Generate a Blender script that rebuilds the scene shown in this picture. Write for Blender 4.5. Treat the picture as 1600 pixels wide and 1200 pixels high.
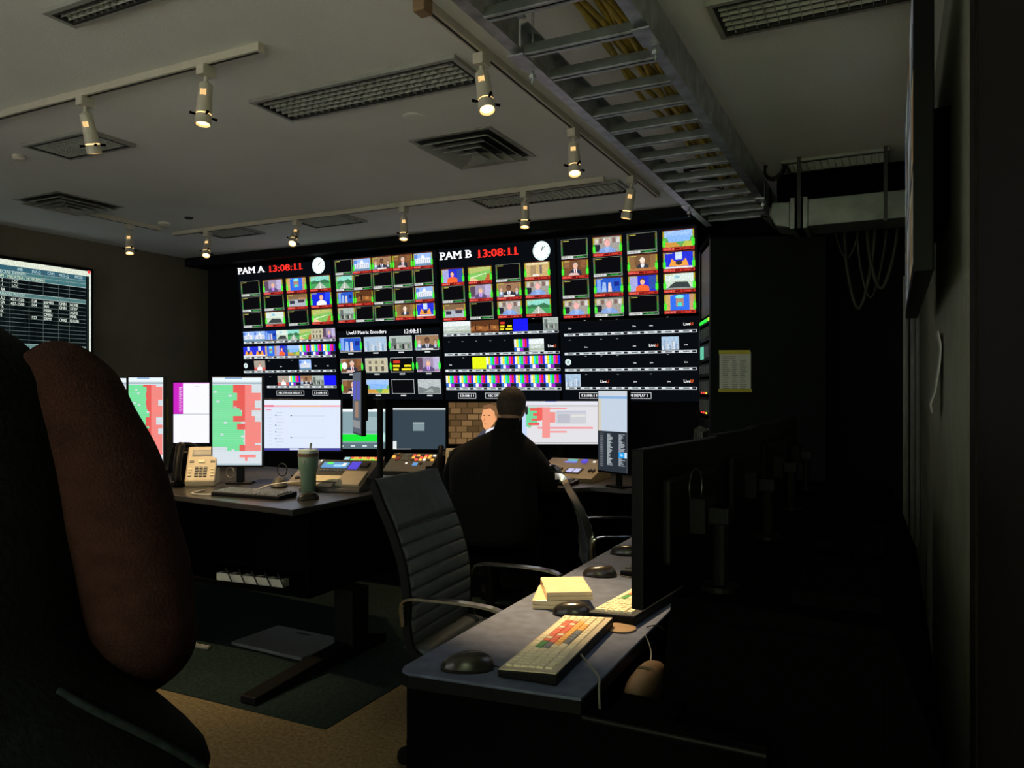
import bpy, bmesh, math, random
from mathutils import Vector, Matrix
random.seed(7)
for o in list(bpy.data.objects): bpy.data.objects.remove(o)
S = bpy.context.scene
COL = S.collection
R = math.radians
# ------------------------------------------------------------------ camera
FPX, EYE, YAW = 1205.0, 1.40, R(26.3)
cd = bpy.data.cameras.new('camera'); cam = bpy.data.objects.new('camera', cd); COL.objects.link(cam)
cd.sensor_width = 36; cd.lens = 36 * FPX / 1600; cd.shift_y = 8 / 1600; cd.clip_start = .02
cam.location = (0, 0, EYE); cam.rotation_euler = (R(90), 0, YAW)
S.camera = cam
# ------------------------------------------------------------------ world, view
w = bpy.data.worlds.new('world'); S.world = w; w.use_nodes = True
w.node_tree.nodes['Background'].inputs[0].default_value = (.002, .002, .002, 1)
w.node_tree.nodes['Background'].inputs[1].default_value = 1
S.view_settings.view_transform = 'Standard'; S.view_settings.look = 'None'
S.view_settings.gamma = 1; S.view_settings.use_curve_mapping = False
S.view_settings.exposure = 0.0
SCREEN = 1.25         # brightness of the lit screens
SPOT = 6.0            # scale of the track spotlights
WARM = (1, .70, .36)
# ------------------------------------------------------------------ helpers
fw = Vector((-math.sin(YAW), math.cos(YAW), 0)); rt = Vector((math.cos(YAW), math.sin(YAW), 0)); UP = Vector((0, 0, 1))
CAM = Vector((0, 0, EYE))
def ray(x, y): return fw + rt * ((x - 800) / FPX) + UP * ((608 - y) / FPX)
def atD(x, y, d): return CAM + ray(x, y) * d
def pl(x, y, p, n):
    r = ray(x, y); return CAM + r * ((Vector(p) - CAM).dot(n) / r.dot(n))
def atZ(x, y, Z): return pl(x, y, (0, 0, Z), Vector((0, 0, 1)))
def atY(x, y, Y): return pl(x, y, (0, Y, 0), Vector((0, 1, 0)))
def atX(x, y, X): return pl(x, y, (X, 0, 0), Vector((1, 0, 0)))
def lin(c): return tuple((v / 12.92 if v <= .04045 else ((v + .055) / 1.055) ** 2.4) for v in c)
def hx(h): return lin(tuple(int(h[i:i + 2], 16) / 255 for i in (0, 2, 4)))
MATS = {}
def mat(name, col, rough=.5, metal=0, var=.15, scale=30, bump=0, bscale=200, emit=None, es=0, spec=.5, alpha=None, trans=0, coat=0):
    if name in MATS: return MATS[name]
    m = bpy.data.materials.new(name); m.use_nodes = True; nt = m.node_tree; b = nt.nodes['Principled BSDF']
    if isinstance(col, str): col = hx(col)
    b.inputs['Roughness'].default_value = rough; b.inputs['Metallic'].default_value = metal
    b.inputs['Specular IOR Level'].default_value = spec
    if coat: b.inputs['Coat Weight'].default_value = coat
    tc = nt.nodes.new('ShaderNodeTexCoord'); nz = nt.nodes.new('ShaderNodeTexNoise')
    nz.inputs['Scale'].default_value = scale; nz.inputs['Detail'].default_value = 4
    nt.links.new(tc.outputs['Object'], nz.inputs['Vector'])
    rp = nt.nodes.new('ShaderNodeValToRGB')
    rp.color_ramp.elements[0].position = .3; rp.color_ramp.elements[1].position = .7
    rp.color_ramp.elements[0].color = tuple(c * (1 - var) for c in col) + (1,)
    rp.color_ramp.elements[1].color = tuple(min(1, c * (1 + var)) for c in col) + (1,)
    nt.links.new(nz.outputs['Fac'], rp.inputs['Fac']); nt.links.new(rp.outputs['Color'], b.inputs['Base Color'])
    if bump:
        n2 = nt.nodes.new('ShaderNodeTexNoise'); n2.inputs['Scale'].default_value = bscale; n2.inputs['Detail'].default_value = 3
        nt.links.new(tc.outputs['Object'], n2.inputs['Vector'])
        bp = nt.nodes.new('ShaderNodeBump'); bp.inputs['Strength'].default_value = bump; bp.inputs['Distance'].default_value = .01
        nt.links.new(n2.outputs['Fac'], bp.inputs['Height']); nt.links.new(bp.outputs['Normal'], b.inputs['Normal'])
    if emit:
        if isinstance(emit, str): emit = hx(emit)
        b.inputs['Emission Color'].default_value = (*emit, 1); b.inputs['Emission Strength'].default_value = es
    if trans: b.inputs['Transmission Weight'].default_value = trans
    if alpha is not None: b.inputs['Alpha'].default_value = alpha
    MATS[name] = m; return m
def picmat(name, strength, grain=.03):
    if name in MATS: return MATS[name]
    m = bpy.data.materials.new(name); m.use_nodes = True; nt = m.node_tree; nt.nodes.clear()
    o = nt.nodes.new('ShaderNodeOutputMaterial'); e = nt.nodes.new('ShaderNodeEmission'); a = nt.nodes.new('ShaderNodeAttribute')
    a.attribute_name = 'Col'; e.inputs['Strength'].default_value = strength
    # a faint grain of the panel
    tc = nt.nodes.new('ShaderNodeTexCoord'); nz = nt.nodes.new('ShaderNodeTexNoise'); nz.inputs['Scale'].default_value = 90
    nt.links.new(tc.outputs['Object'], nz.inputs['Vector'])
    mr = nt.nodes.new('ShaderNodeMapRange'); mr.inputs['From Min'].default_value = .3; mr.inputs['From Max'].default_value = .7; nz.inputs['Detail'].default_value = 5; nz.inputs['Roughness'].default_value = .65; mr.inputs['To Min'].default_value = 1 - grain; mr.inputs['To Max'].default_value = 1 + grain
    nt.links.new(nz.outputs['Fac'], mr.inputs['Value'])
    mx = nt.nodes.new('ShaderNodeVectorMath'); mx.operation = 'SCALE'
    nt.links.new(a.outputs['Color'], mx.inputs[0]); nt.links.new(mr.outputs['Result'], mx.inputs['Scale'])
    nt.links.new(mx.outputs['Vector'], e.inputs['Color']); nt.links.new(e.outputs['Emission'], o.inputs['Surface'])
    MATS[name] = m; return m
def tag(o, label=None, cat=None, group=None, kind=None):
    if label: o['label'] = label
    if cat: o['category'] = cat
    if group: o['group'] = group
    if kind: o['kind'] = kind
    return o
def empty(name, loc=(0, 0, 0), rz=0, label=None, cat=None, group=None, rx=0):
    o = bpy.data.objects.new(name, None); COL.objects.link(o); o.location = loc; o.rotation_euler = (rx, 0, rz); o.empty_display_size = .05
    return tag(o, label, cat, group)
def copy_tree(o, parent=None):
    c = o.copy(); COL.objects.link(c); c.parent = parent
    for ch in list(o.children): copy_tree(ch, c)
    return c
class MB:
    def __init__(s): s.v = []; s.f = []
    def add(s, vs, fs):
        n = len(s.v); s.v += [tuple(v) for v in vs]; s.f += [tuple(i + n for i in f) for f in fs]; return s
    def box(s, c, d, rot=None):
        x, y, z = d[0] / 2, d[1] / 2, d[2] / 2
        vs = [Vector(p) for p in ((-x, -y, -z), (x, -y, -z), (x, y, -z), (-x, y, -z), (-x, -y, z), (x, -y, z), (x, y, z), (-x, y, z))]
        if rot is not None:
            M = rot if isinstance(rot, Matrix) else Matrix.Rotation(rot, 3, 'Z'); vs = [M @ v for v in vs]
        c = Vector(c); return s.add([v + c for v in vs], [(3, 2, 1, 0), (4, 5, 6, 7), (0, 1, 5, 4), (1, 2, 6, 5), (2, 3, 7, 6), (3, 0, 4, 7)])
    def bb(s, x0, x1, y0, y1, z0, z1): return s.box(((x0 + x1) / 2, (y0 + y1) / 2, (z0 + z1) / 2), (abs(x1 - x0), abs(y1 - y0), abs(z1 - z0)))
    def tube(s, path, r, n=8, caps=True):
        P = [Vector(p) for p in path]; rs = r if isinstance(r, (list, tuple)) else [r] * len(P)
        rings = []; u = None
        for i, p in enumerate(P):
            t = (P[min(i + 1, len(P) - 1)] - P[max(i - 1, 0)]).normalized()
            if u is None: u = t.orthogonal().normalized()
            u = (u - t * u.dot(t)).normalized(); v = t.cross(u)
            rings.append([p + (u * math.cos(2 * math.pi * k / n) + v * math.sin(2 * math.pi * k / n)) * rs[i] for k in range(n)])
        vs = [q for g in rings for q in g]; fs = []
        for i in range(len(P) - 1):
            for k in range(n): a = i * n + k; b = i * n + (k + 1) % n; fs.append((a, b, b + n, a + n))
        if caps: fs.append(tuple(range(n - 1, -1, -1))); fs.append(tuple((len(P) - 1) * n + k for k in range(n)))
        return s.add(vs, fs)
    def flat(s, path, wdir, wd, th):  # flat bar swept along a path; wdir constant width direction
        P = [Vector(p) for p in path]; W = Vector(wdir).normalized(); vs = []; fs = []
        for i, p in enumerate(P):
            t = (P[min(i + 1, len(P) - 1)] - P[max(i - 1, 0)]).normalized(); nrm = t.cross(W).normalized()
            for a, b in ((-1, -1), (1, -1), (1, 1), (-1, 1)): vs.append(p + W * a * wd / 2 + nrm * b * th / 2)
        for i in range(len(P) - 1):
            for k in range(4): a = i * 4 + k; b = i * 4 + (k + 1) % 4; fs.append((a, b, b + 4, a + 4))
        fs.append((3, 2, 1, 0)); m = (len(P) - 1) * 4; fs.append((m, m + 1, m + 2, m + 3)); return s.add(vs, fs)
    def lathe(s, prof, n=16, c=(0, 0, 0), axis=None):
        c = Vector(c); vs = []; fs = []
        for r, z in prof:
            for k in range(n): a = 2 * math.pi * k / n; vs.append(Vector((r * math.cos(a), r * math.sin(a), z)))
        if axis is not None:
            q = Vector((0, 0, 1)).rotation_difference(Vector(axis)); vs = [q @ v for v in vs]
        vs = [v + c for v in vs]
        for i in range(len(prof) - 1):
            for k in range(n): a = i * n + k; b = i * n + (k + 1) % n; fs.append((a, b, b + n, a + n))
        fs.append(tuple(range(n - 1, -1, -1))); m = (len(prof) - 1) * n; fs.append(tuple(m + k for k in range(n)))
        return s.add(vs, fs)
    def prism(s, poly, z0, z1):  # poly ccw in xy
        n = len(poly); vs = [(x, y, z0) for x, y in poly] + [(x, y, z1) for x, y in poly]
        fs = [tuple(range(n - 1, -1, -1)), tuple(range(n, 2 * n))] + [(k, (k + 1) % n, n + (k + 1) % n, n + k) for k in range(n)]
        return s.add(vs, fs)
    def slab(s, poly, axis, a0, a1):  # polygon in a plane perpendicular to axis ('x': (y,z), 'y': (x,z)), extruded a0..a1
        n = len(poly); mk = (lambda p, a: (a, p[0], p[1])) if axis == 'x' else (lambda p, a: (p[0], a, p[1]))
        vs = [mk(p, a0) for p in poly] + [mk(p, a1) for p in poly]
        fs = [tuple(range(n)), tuple(range(2 * n - 1, n - 1, -1))] + [(n + k, n + (k + 1) % n, (k + 1) % n, k) for k in range(n)]
        return s.add(vs, fs)
    def mesh(s, name, m, smooth=False):
        me = bpy.data.meshes.new(name); me.from_pydata(s.v, [], s.f); me.update()
        bm = bmesh.new(); bm.from_mesh(me); bmesh.ops.recalc_face_normals(bm, faces=bm.faces); bm.to_mesh(me); bm.free()
        if smooth: me.polygons.foreach_set('use_smooth', [True] * len(me.polygons))
        me.materials.append(m); return me
    def build(s, name, m, parent=None, bevel=0, smooth=False, seg=2, loc=None, sub=0):
        return link(name, s.mesh(name, m, smooth), parent, bevel, seg, loc, sub)
def link(name, me, parent=None, bevel=0, seg=2, loc=None, sub=0):
    o = bpy.data.objects.new(name, me); COL.objects.link(o); o.parent = parent
    if loc is not None: o.location = loc
    if bevel:
        b = o.modifiers.new('bevel', 'BEVEL'); b.width = bevel; b.segments = seg; b.limit_method = 'ANGLE'; b.angle_limit = R(40)
    if sub:
        u = o.modifiers.new('sub', 'SUBSURF'); u.levels = sub; u.render_levels = sub
    return o
def bez(p0, p1, p2, p3, n=12):
    P = [Vector(p) for p in (p0, p1, p2, p3)]; out = []
    for i in range(n + 1):
        t = i / n; a = 1 - t; out.append(P[0] * a ** 3 + P[1] * 3 * a * a * t + P[2] * 3 * a * t * t + P[3] * t ** 3)
    return out
def crom(pts, n=6):  # smooth path through points
    P = [Vector(p) for p in pts]; out = []
    for i in range(len(P) - 1):
        a, b, c, d = P[max(i - 1, 0)], P[i], P[i + 1], P[min(i + 2, len(P) - 1)]
        for k in range(n):
            t = k / n; out.append(.5 * ((2 * b) + (c - a) * t + (2 * a - 5 * b + 4 * c - d) * t * t + (3 * b - a - 3 * c + d) * t ** 3))
    out.append(P[-1]); return out
# glyphs of the built-in font, measured once while the scene is empty
GL = {}
def load_glyphs(chars):
    cu = bpy.data.curves.new('glyph', 'FONT'); cu.resolution_u = 2; ob = bpy.data.objects.new('glyph', cu); COL.objects.link(ob)
    def ev(t):
        cu.body = t; dg = bpy.context.evaluated_depsgraph_get(); dg.update(); e = ob.evaluated_get(dg); me = e.to_mesh()
        vs = [(v.co.x, v.co.y) for v in me.vertices]; fs = [tuple(p.vertices) for p in me.polygons]; e.to_mesh_clear(); return vs, fs
    def wd(t):
        vs, _ = ev(t); return max(v[0] for v in vs) - min(v[0] for v in vs)
    w0 = wd('||')
    for ch in chars: vs, fs = ev(ch); GL[ch] = (vs, fs, wd('|' + ch + '|') - w0)
    GL[' '] = ([], [], .3)
    bpy.data.objects.remove(ob); bpy.data.curves.remove(cu)
load_glyphs('ABCDEFGHIJKLMNOPQRSTUVWXYZabcdefghijklmnopqrstuvwxyz0123456789:-/&.')
class Pic:  # flat picture on a screen: coloured polygons in metres, origin bottom left, layers 0.4 mm apart
    def __init__(s): s.v = []; s.f = []; s.c = []
    def poly(s, pts, col, L=1):
        if isinstance(col, str): col = hx(col)
        n = len(s.v); s.v += [(p[0], -.0004 * L, p[1]) for p in pts]; s.f.append(tuple(range(n, n + len(pts)))); s.c.append(col)
    def rect(s, x0, y0, x1, y1, col, L=1): s.poly([(x0, y0), (x1, y0), (x1, y1), (x0, y1)], col, L)
    def ell(s, cx, cy, rx, ry, col, L=1, n=14): s.poly([(cx + rx * math.cos(6.2832 * k / n), cy + ry * math.sin(6.2832 * k / n)) for k in range(n)], col, L)
    def frame(s, x0, y0, x1, y1, t, col, L=1):
        s.rect(x0, y0, x1, y0 + t, col, L); s.rect(x0, y1 - t, x1, y1, col, L); s.rect(x0, y0 + t, x0 + t, y1 - t, col, L); s.rect(x1 - t, y0 + t, x1, y1 - t, col, L)
    def line(s, x0, y0, x1, y1, t, col, L=1):
        d = Vector((x1 - x0, y1 - y0)).normalized(); nx, ny = -d.y * t / 2, d.x * t / 2
        s.poly([(x0 - nx, y0 - ny), (x1 - nx, y1 - ny), (x1 + nx, y1 + ny), (x0 + nx, y0 + ny)], col, L)
    def text(s, t, x, y, size, col, L=6, sx=1.0, serif=0, wt=0, fit=None):  # size = cap height
        if isinstance(col, str): col = hx(col)
        k = size / .7
        if fit: sx = fit / (k * sum(GL[c][2] for c in t))
        off = [(0, 0)] if not wt else [(-wt, 0), (wt, 0), (0, wt * .6), (0, -wt * .6)]
        for ch in t:
            vs, fs, adv = GL[ch]
            for i, (ox, oy) in enumerate(off):
                n = len(s.v); s.v += [(x + (vx + ox) * k * sx, -.0004 * L - .00003 * i, y + (vy + oy) * k) for vx, vy in vs]
                s.f += [tuple(a + n for a in f) for f in fs]; s.c += [col] * len(fs)
            if serif and vs:
                xs = [v[0] for v in vs]; a, b = min(xs), max(xs); st = .09
                def sf(cx, cy, hw=.15): s.rect(x + (cx - hw) * k * sx, y + (cy - .03) * k, x + (cx + hw) * k * sx, y + (cy + .03) * k, col, L + .2)
                if ch in 'PB': sf(a + .06, .03); sf(a + .06, .67)
                if ch == 'A': sf(a + .05, .03); sf(b - .05, .03)
                if ch == 'M': sf(a + .06, .03); sf(b - .06, .03); sf(a + .03, .67, .12); sf(b - .03, .67, .12)
                if ch == '1': sf((a + b) / 2 + .05, .03, .19)
            x += adv * k * sx
        return x
    def build(s, name, parent, m=None):
        me = bpy.data.meshes.new(name); me.from_pydata(s.v, [], s.f); me.update()
        ca = me.color_attributes.new('Col', 'FLOAT_COLOR', 'CORNER'); buf = []
        for p, c in zip(me.polygons, s.c): buf += list((*c[:3], 1)) * p.loop_total
        ca.data.foreach_set('color', buf)
        me.materials.append(m or picmat('screen_picture', SCREEN, .38)); return link(name, me, parent)
# ------------------------------------------------------------------ materials
M = {}
M['ceil'] = mat('ceiling_paint', (.82, .82, .80), .9, var=.06, scale=1.2, bump=.15, bscale=120)
M['lwall'] = mat('brown_wall_paint', (.16, .135, .095), .9, var=.12, scale=2, bump=.2, bscale=90)
M['pwall'] = mat('rear_wall_bounce_paint', (.62, .62, .58), .9, var=.06, scale=2, bump=.1)  # unseen wall, made pale to bounce the fill light
M['bwall'] = mat('black_wall_paint', (.006, .009, .0085), .85, var=.2, scale=3, bump=.1, spec=.15)
M['rwall'] = mat('grey_wall_covering', (.26, .27, .21), .9, var=.12, scale=6, bump=.5, bscale=140)
M['carpet_tan'] = mat('tan_carpet', (.17, .135, .075), 1, var=.3, scale=60, bump=.8, bscale=400, spec=.1)
M['carpet_dark'] = mat('dark_green_carpet', (.014, .026, .025), 1, var=.4, scale=60, bump=.8, bscale=400, spec=.1)
M['black'] = mat('black_plastic', (.0045, .0045, .005), .5, var=.15, scale=40, spec=.12)
M['matte'] = mat('matte_black', (.0016, .0019, .0019), .9, var=.2, scale=20, spec=.02)
M['glass'] = mat('dark_screen_glass', (.003, .003, .004), .3, var=.1, scale=5, spec=.2)
M['bezel'] = mat('black_bezel', (.003, .0032, .0035), .5, var=.1, spec=.12)
M['chrome'] = mat('chrome', (.72, .70, .66), .16, 1, var=.08, scale=10)
M['galv'] = mat('galvanised_steel', (.46, .48, .51), .40, .85, var=.3, scale=14)
M['duct'] = mat('duct_sheet_metal', (.20, .22, .20), .5, .7, var=.25, scale=8)
M['white'] = mat('white_lamp_enamel', (.60, .55, .46), .45, var=.06, scale=12)
M['vent'] = mat('grey_vent_enamel', (.34, .34, .32), .5, var=.1, scale=12)
M['ventdark'] = mat('vent_dark_cavity', (.02, .02, .02), .8, var=.2)
M['louver'] = mat('louver_alloy', (.55, .55, .52), .45, .3, var=.15, scale=20)
M['desk'] = mat('blue_grey_laminate', (.085, .102, .160), .6, var=.22, scale=26, spec=.3)
M['deskblk'] = mat('dark_desk_laminate', (.030, .028, .027), .32, var=.2, scale=25)
M['leather'] = mat('grey_leather', (.062, .076, .086), .5, var=.15, scale=25, bump=.15, bscale=300)
M['beige'] = mat('beige_plastic', (.50, .42, .30), .5, var=.06, scale=15)
M['key'] = mat('cream_keycap', (.80, .70, .46), .5, var=.06, scale=30)
M['keyred'] = mat('red_keycap', (.80, .16, .09), .5, var=.06)
M['keyora'] = mat('orange_keycap', (.85, .45, .10), .5, var=.06)
M['keygrn'] = mat('green_keycap', (.05, .25, .06), .5, var=.06)
M['keygry'] = mat('grey_keycap', (.16, .18, .20), .5, var=.06)
M['keyblk'] = mat('black_keycap', (.030, .030, .032), .45, var=.1)
M['paper'] = mat('white_paper', (.62, .62, .58), .8, var=.05, scale=10)
M['yellow'] = mat('yellow_tape', (.55, .48, .05), .6, var=.08)
M['ink'] = mat('printed_ink', (.20, .20, .20), .8, var=.1)
M['case'] = mat('frosted_disc_case', (.78, .60, .36), .35, var=.05, scale=10, coat=.4)
M['cableY'] = mat('yellow_cable_jacket', (.42, .30, .05), .5, var=.2, scale=40)
M['cableW'] = mat('white_cable_jacket', (.55, .53, .47), .5, var=.1)
M['cableG'] = mat('grey_cable_jacket', (.16, .16, .15), .5, var=.1)
M['cableB'] = mat('black_cable_jacket', (.010, .010, .010), .5, var=.1)
M['teal'] = mat('sage_green_enamel', (.11, .19, .145), .45, var=.06, scale=8)
M['wood'] = mat('dark_stained_wood', (.009, .006, .004), .7, var=.3, scale=9, spec=.15)
M['tan'] = mat('tan_leather', (.26, .16, .08), .6, var=.15, scale=20)
def led(name, col, s): return mat('led_' + name, (.02, .02, .02), .5, emit=col, es=s)
# ------------------------------------------------------------------ the room
XL, XR, YB, YF, ZC = -6.95, .17, 6.62, -1.6, 2.83
XD = 1.3   # the rear part of the room, behind the doorway pier, is wider
def struct(name, mb, m, parent=None, **k):
    o = mb.build(name, m, parent, **k)
    if parent is None: o['kind'] = 'structure'
    return o
m_ = MB(); m_.add([(XL, YF, 0), (XD, YF, 0), (XD, YB, 0), (XL, YB, 0), (XL, YF, -.1), (XD, YF, -.1), (XD, YB, -.1), (XL, YB, -.1)],
                  [(0, 1, 2, 3), (7, 6, 5, 4), (0, 4, 5, 1), (1, 5, 6, 2), (2, 6, 7, 3), (3, 7, 4, 0)])
struct('floor', m_, M['carpet_tan'])
struct('floor_inset', MB().bb(XL + .02, -2.09, 2.50, YB - .02, 0, .004), M['carpet_dark'])
struct('ceiling', MB().bb(XL - .1, XD + .1, YF - .1, YB + .1, ZC, ZC + .1), M['ceil'])
struct('wall_left', MB().bb(XL - .1, XL, YF, YB, 0, ZC), M['lwall'])
struct('wall_back', MB().bb(XL - .1, XD, YB, YB + .1, 0, ZC), M['bwall'])
struct('wall_right', MB().bb(XR, XR + .12, 2.02, YB, 0, ZC), M['rwall'])
struct('wall_rear', MB().bb(XL - .1, XD, YF - .1, YF, 0, ZC), M['pwall'])
struct('wall_side', MB().bb(XD, XD + .1, YF, YB, 0, ZC), M['bwall'])
dj = struct('door_1', MB().bb(XR - .015, XR + .20, 1.90, 2.02, 0, ZC - .35), M['wood'], bevel=.004)
struct('door_stop', MB().bb(XR + .05, XR + .08, 1.86, 1.90, 0, ZC - .36), M['wood'], dj)
struct('door_leaf', MB().bb(XR - .012, XR + .033, .95, 1.86, .01, ZC - .40), M['wood'], dj, bevel=.003)
struct('trim_1', MB().bb(XR - .012, XR, 2.03, YB, 0, .10), M['matte'])
# black fascia that closes the gap above and around the display wall
fa = MB().bb(XL, -1.30, 5.98, YB, 2.742, ZC); struct('trim_2', fa, M['bwall'])
fb = MB().bb(XL, -6.34, 6.30, YB, 0, 2.742); struct('trim_3', fb, M['bwall'])
struct('trim_4', MB().bb(-6.34, -1.34, 6.42, YB, 0, 2.742), M['bwall'])
# ------------------------------------------------------------------ display wall
TILT = R(5.5); PN = Vector((0, -math.cos(TILT), -math.sin(TILT))); PU = Vector((0, -math.sin(TILT), math.cos(TILT))); PO = Vector((0, 6.25, 1.30))
def vw(x, y):
    p = pl(x, y, PO, PN); return p.x, (p - PO).dot(PU)
def c1(x, y): return vw(360 + x / 4.138, 350 + y / 4.138)
def c2(x, y): return vw(670 + x / 3.5556, 340 + y / 3.5556)
GRN, RED, WHT, BLK = (.03, .75, .04), (.85, .03, .02), (.9, .9, .92), (.003, .003, .004)
def person(P, q, skin, suit, hair, cx=.5, cy=.52, k=1, tie=None, shirt=(.8, .8, .85), L=3):
    X, Y = q
    def e(a, b, rx, ry, c, l, n=10): P.poly([(X(a + rx * math.cos(6.2832 * i / n)), Y(b + ry * math.sin(6.2832 * i / n))) for i in range(n)], c, l)
    def g(pts, c, l): P.poly([(X(a), Y(max(0.01, b))) for a, b in pts], c, l)
    w = .26 * k
    g([(cx - w, 0), (cx + w, 0), (cx + w * .92, cy - .30 * k), (cx + w * .35, cy - .17 * k), (cx - w * .35, cy - .17 * k), (cx - w * .92, cy - .30 * k)], suit, L)
    g([(cx - .05 * k, cy - .42 * k), (cx + .05 * k, cy - .42 * k), (cx + .08 * k, cy - .17 * k), (cx - .08 * k, cy - .17 * k)], shirt, L + .4)
    if tie: g([(cx - .02 * k, cy - .45 * k), (cx + .02 * k, cy - .45 * k), (cx + .022 * k, cy - .19 * k), (cx - .022 * k, cy - .19 * k)], tie, L + .8)
    e(cx, cy + .05 * k, .105 * k, .20 * k, hair, L + .5); e(cx, cy, .085 * k, .175 * k, skin, L + 1)
SK = (.75, .42, .30); SKD = (.16, .07, .04)
def thumb(P, kind, x0, y0, x1, y1, L=2):
    X = lambda a: x0 + (x1 - x0) * a; Y = lambda b: y0 + (y1 - y0) * b; q = (X, Y)
    def r(a, b, c, d, col, l=0): P.rect(X(a), Y(b), X(c), Y(d), col, L + l)
    def g(pts, col, l=0): P.poly([(X(a), Y(b)) for a, b in pts], col, L + l)
    if kind == 'black': r(0, 0, 1, 1, BLK); return
    if kind == 'purple':
        r(0, 0, 1, 1, (.30, .24, .36)); r(0, 0, .25, 1, (.10, .06, .10), .3); r(.72, .2, 1, 1, (.45, .40, .60), .3); r(0, 0, 1, .15, (.35, .2, .35), .4)
        person(P, q, SK, (.10, .07, .16), (.35, .3, .3), .5, .55, 1.05, (.35, .05, .55), (.55, .4, .8), L + .6)
    elif kind == 'seal':
        r(0, 0, 1, 1, (.03, .14, .75)); r(.0, 0, .16, 1, (.55, .35, .12), .3); r(.84, 0, 1, 1, (.5, .28, .15), .3); r(.36, .25, .64, .78, (.38, .22, .16), .4)
        P.ell(X(.5), Y(.86), (x1 - x0) * .16, (y1 - y0) * .11, (.2, .75, .65), L + .6); P.ell(X(.5), Y(.38), (x1 - x0) * .09, (y1 - y0) * .13, (.05, .65, .55), L + .8)
    elif kind == 'road':
        r(0, 0, 1, 1, (.06, .32, .10)); g([(0, .62), (1, .60), (1, 1), (0, 1)], (.25, .62, .52), .2); g([(0, .5), (.2, .68), (.45, .6), (.75, .75), (1, .55), (1, .4), (0, .4)], (.04, .16, .07), .4)
        g([(.15, 0), (.85, 0), (.53, .52), (.47, .52)], (.38, .45, .38), .6); g([(.47, 0), (.53, 0), (.505, .5), (.495, .5)], (.8, .8, .7), .8)
    elif kind == 'field':
        r(0, 0, 1, 1, (.20, .48, .10)); g([(0, .55), (1, .78), (1, 1), (0, 1)], (.42, .48, .14), .2); g([(0, .18), (.8, .5), (.8, .56), (0, .28)], (.62, .75, .45), .4)
        g([(0, 0), (.5, .0), (.2, .2), (0, .22)], (.8, .55, .3), .4); g([(.72, 0), (1, 0), (1, .5), (.85, .45)], (.45, .12, .04), .5)
    elif kind == 'lady':
        r(0, 0, 1, 1, (.01, .02, .62)); g([(.7, .3), (1, .5), (1, 1), (.75, 1)], (.02, .06, .85), .3)
        person(P, q, SK, (.8, .82, .85), (.55, .3, .12), .52, .58, 1.05, None, (.85, .85, .85), L + .5)
    elif kind == 'ladyred':
        r(0, 0, 1, 1, (.02, .03, .60)); r(0, 0, .3, 1, (.35, .35, .65), .2); r(.72, .1, 1, .95, (.03, .07, .35), .2)
        person(P, q, SK, (.85, .12, .03), (.10, .04, .02), .48, .60, 1.0, None, (.85, .12, .03), L + .5)
    elif kind == 'studio':
        r(0, 0, 1, 1, (.02, .03, .62)); r(.38, .55, .62, 1, (.55, .65, .85), .2); g([(.15, .15), (.85, .15), (.75, .62), (.62, .42), (.38, .42), (.25, .62)], (.85, .33, .05), .4)
        r(0, 0, 1, .12, (.75, .72, .7), .5); P.ell(X(.5), Y(.35), (x1 - x0) * .12, (y1 - y0) * .14, (.05, .03, .03), L + .7)
    elif kind == 'office':
        r(0, 0, 1, 1, (.30, .26, .22)); r(0, .62, 1, 1, (.20, .12, .06), .2); g([(0, .1), (1, .0), (1, .45), (.3, .55), (0, .4)], (.38, .42, .48), .3); r(.08, .25, .35, .5, (.03, .03, .05), .5); r(.55, .32, .9, .55, (.05, .04, .06), .5); r(.6, .6, .95, .72, (.5, .2, .08), .4)
    elif kind == 'room':
        r(0, 0, 1, 1, (.52, .62, .50)); r(0, .55, 1, 1, (.62, .72, .66), .2); P.ell(X(.42), Y(.78), (x1 - x0) * .1, (y1 - y0) * .1, (.25, .5, .6), L + .4); g([(.1, .12), (.9, .12), (.8, .45), (.35, .48), (.2, .3)], (.04, .05, .05), .5); r(0, 0, 1, .12, (.25, .28, .25), .4)
    elif kind == 'bluehall':
        r(0, 0, 1, 1, (.02, .09, .50)); r(.05, .1, .2, .95, (.20, .35, .75), .2); r(.72, .45, .92, .75, (.01, .02, .22), .3); g([(.22, 0), (.42, 0), (.40, .72), (.28, .75)], (.30, .45, .75), .4); g([(.48, 0), (.64, 0), (.6, .7), (.5, .7)], (.65, .55, .55), .4); r(0, 0, 1, .1, (.1, .06, .06), .5)
    elif kind == 'capitol':
        r(0, 0, 1, 1, (.30, .45, .85)); r(.08, .2, .92, .62, (.72, .75, .82), .2)
        for i in range(7): r(.12 + i * .115, .22, .16 + i * .115, .56, (.30, .35, .48), .4)
        g([(.38, .62), (.62, .62), (.5, .95)], (.80, .84, .92), .3); r(0, 0, 1, .2, (.14, .26, .38), .3); r(.0, .6, .2, .9, (.10, .22, .62), .4)
    elif kind == 'hearing':
        r(0, 0, 1, 1, (.16, .07, .03)); r(.05, .55, .25, 1, (.26, .12, .05), .2); r(.75, .5, .95, 1, (.24, .10, .04), .2)
        person(P, q, SK, (.03, .03, .05), (.5, .48, .46), .52, .60, 1.0, (.3, .03, .03), (.8, .8, .85), L + .5); g([(.2, 0), (.7, 0), (.6, .18), (.3, .18)], (.65, .45, .42), 2.6)
    elif kind == 'witness':
        r(0, 0, 1, 1, (.30, .17, .09)); person(P, q, (.6, .38, .28), (.2, .25, .35), (.3, .2, .12), .14, .52, .8, None, (.6, .7, .8), L + .2); person(P, q, (.5, .32, .22), (.06, .05, .06), (.1, .06, .05), .86, .5, .8, None, (.5, .5, .6), L + .2)
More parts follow.
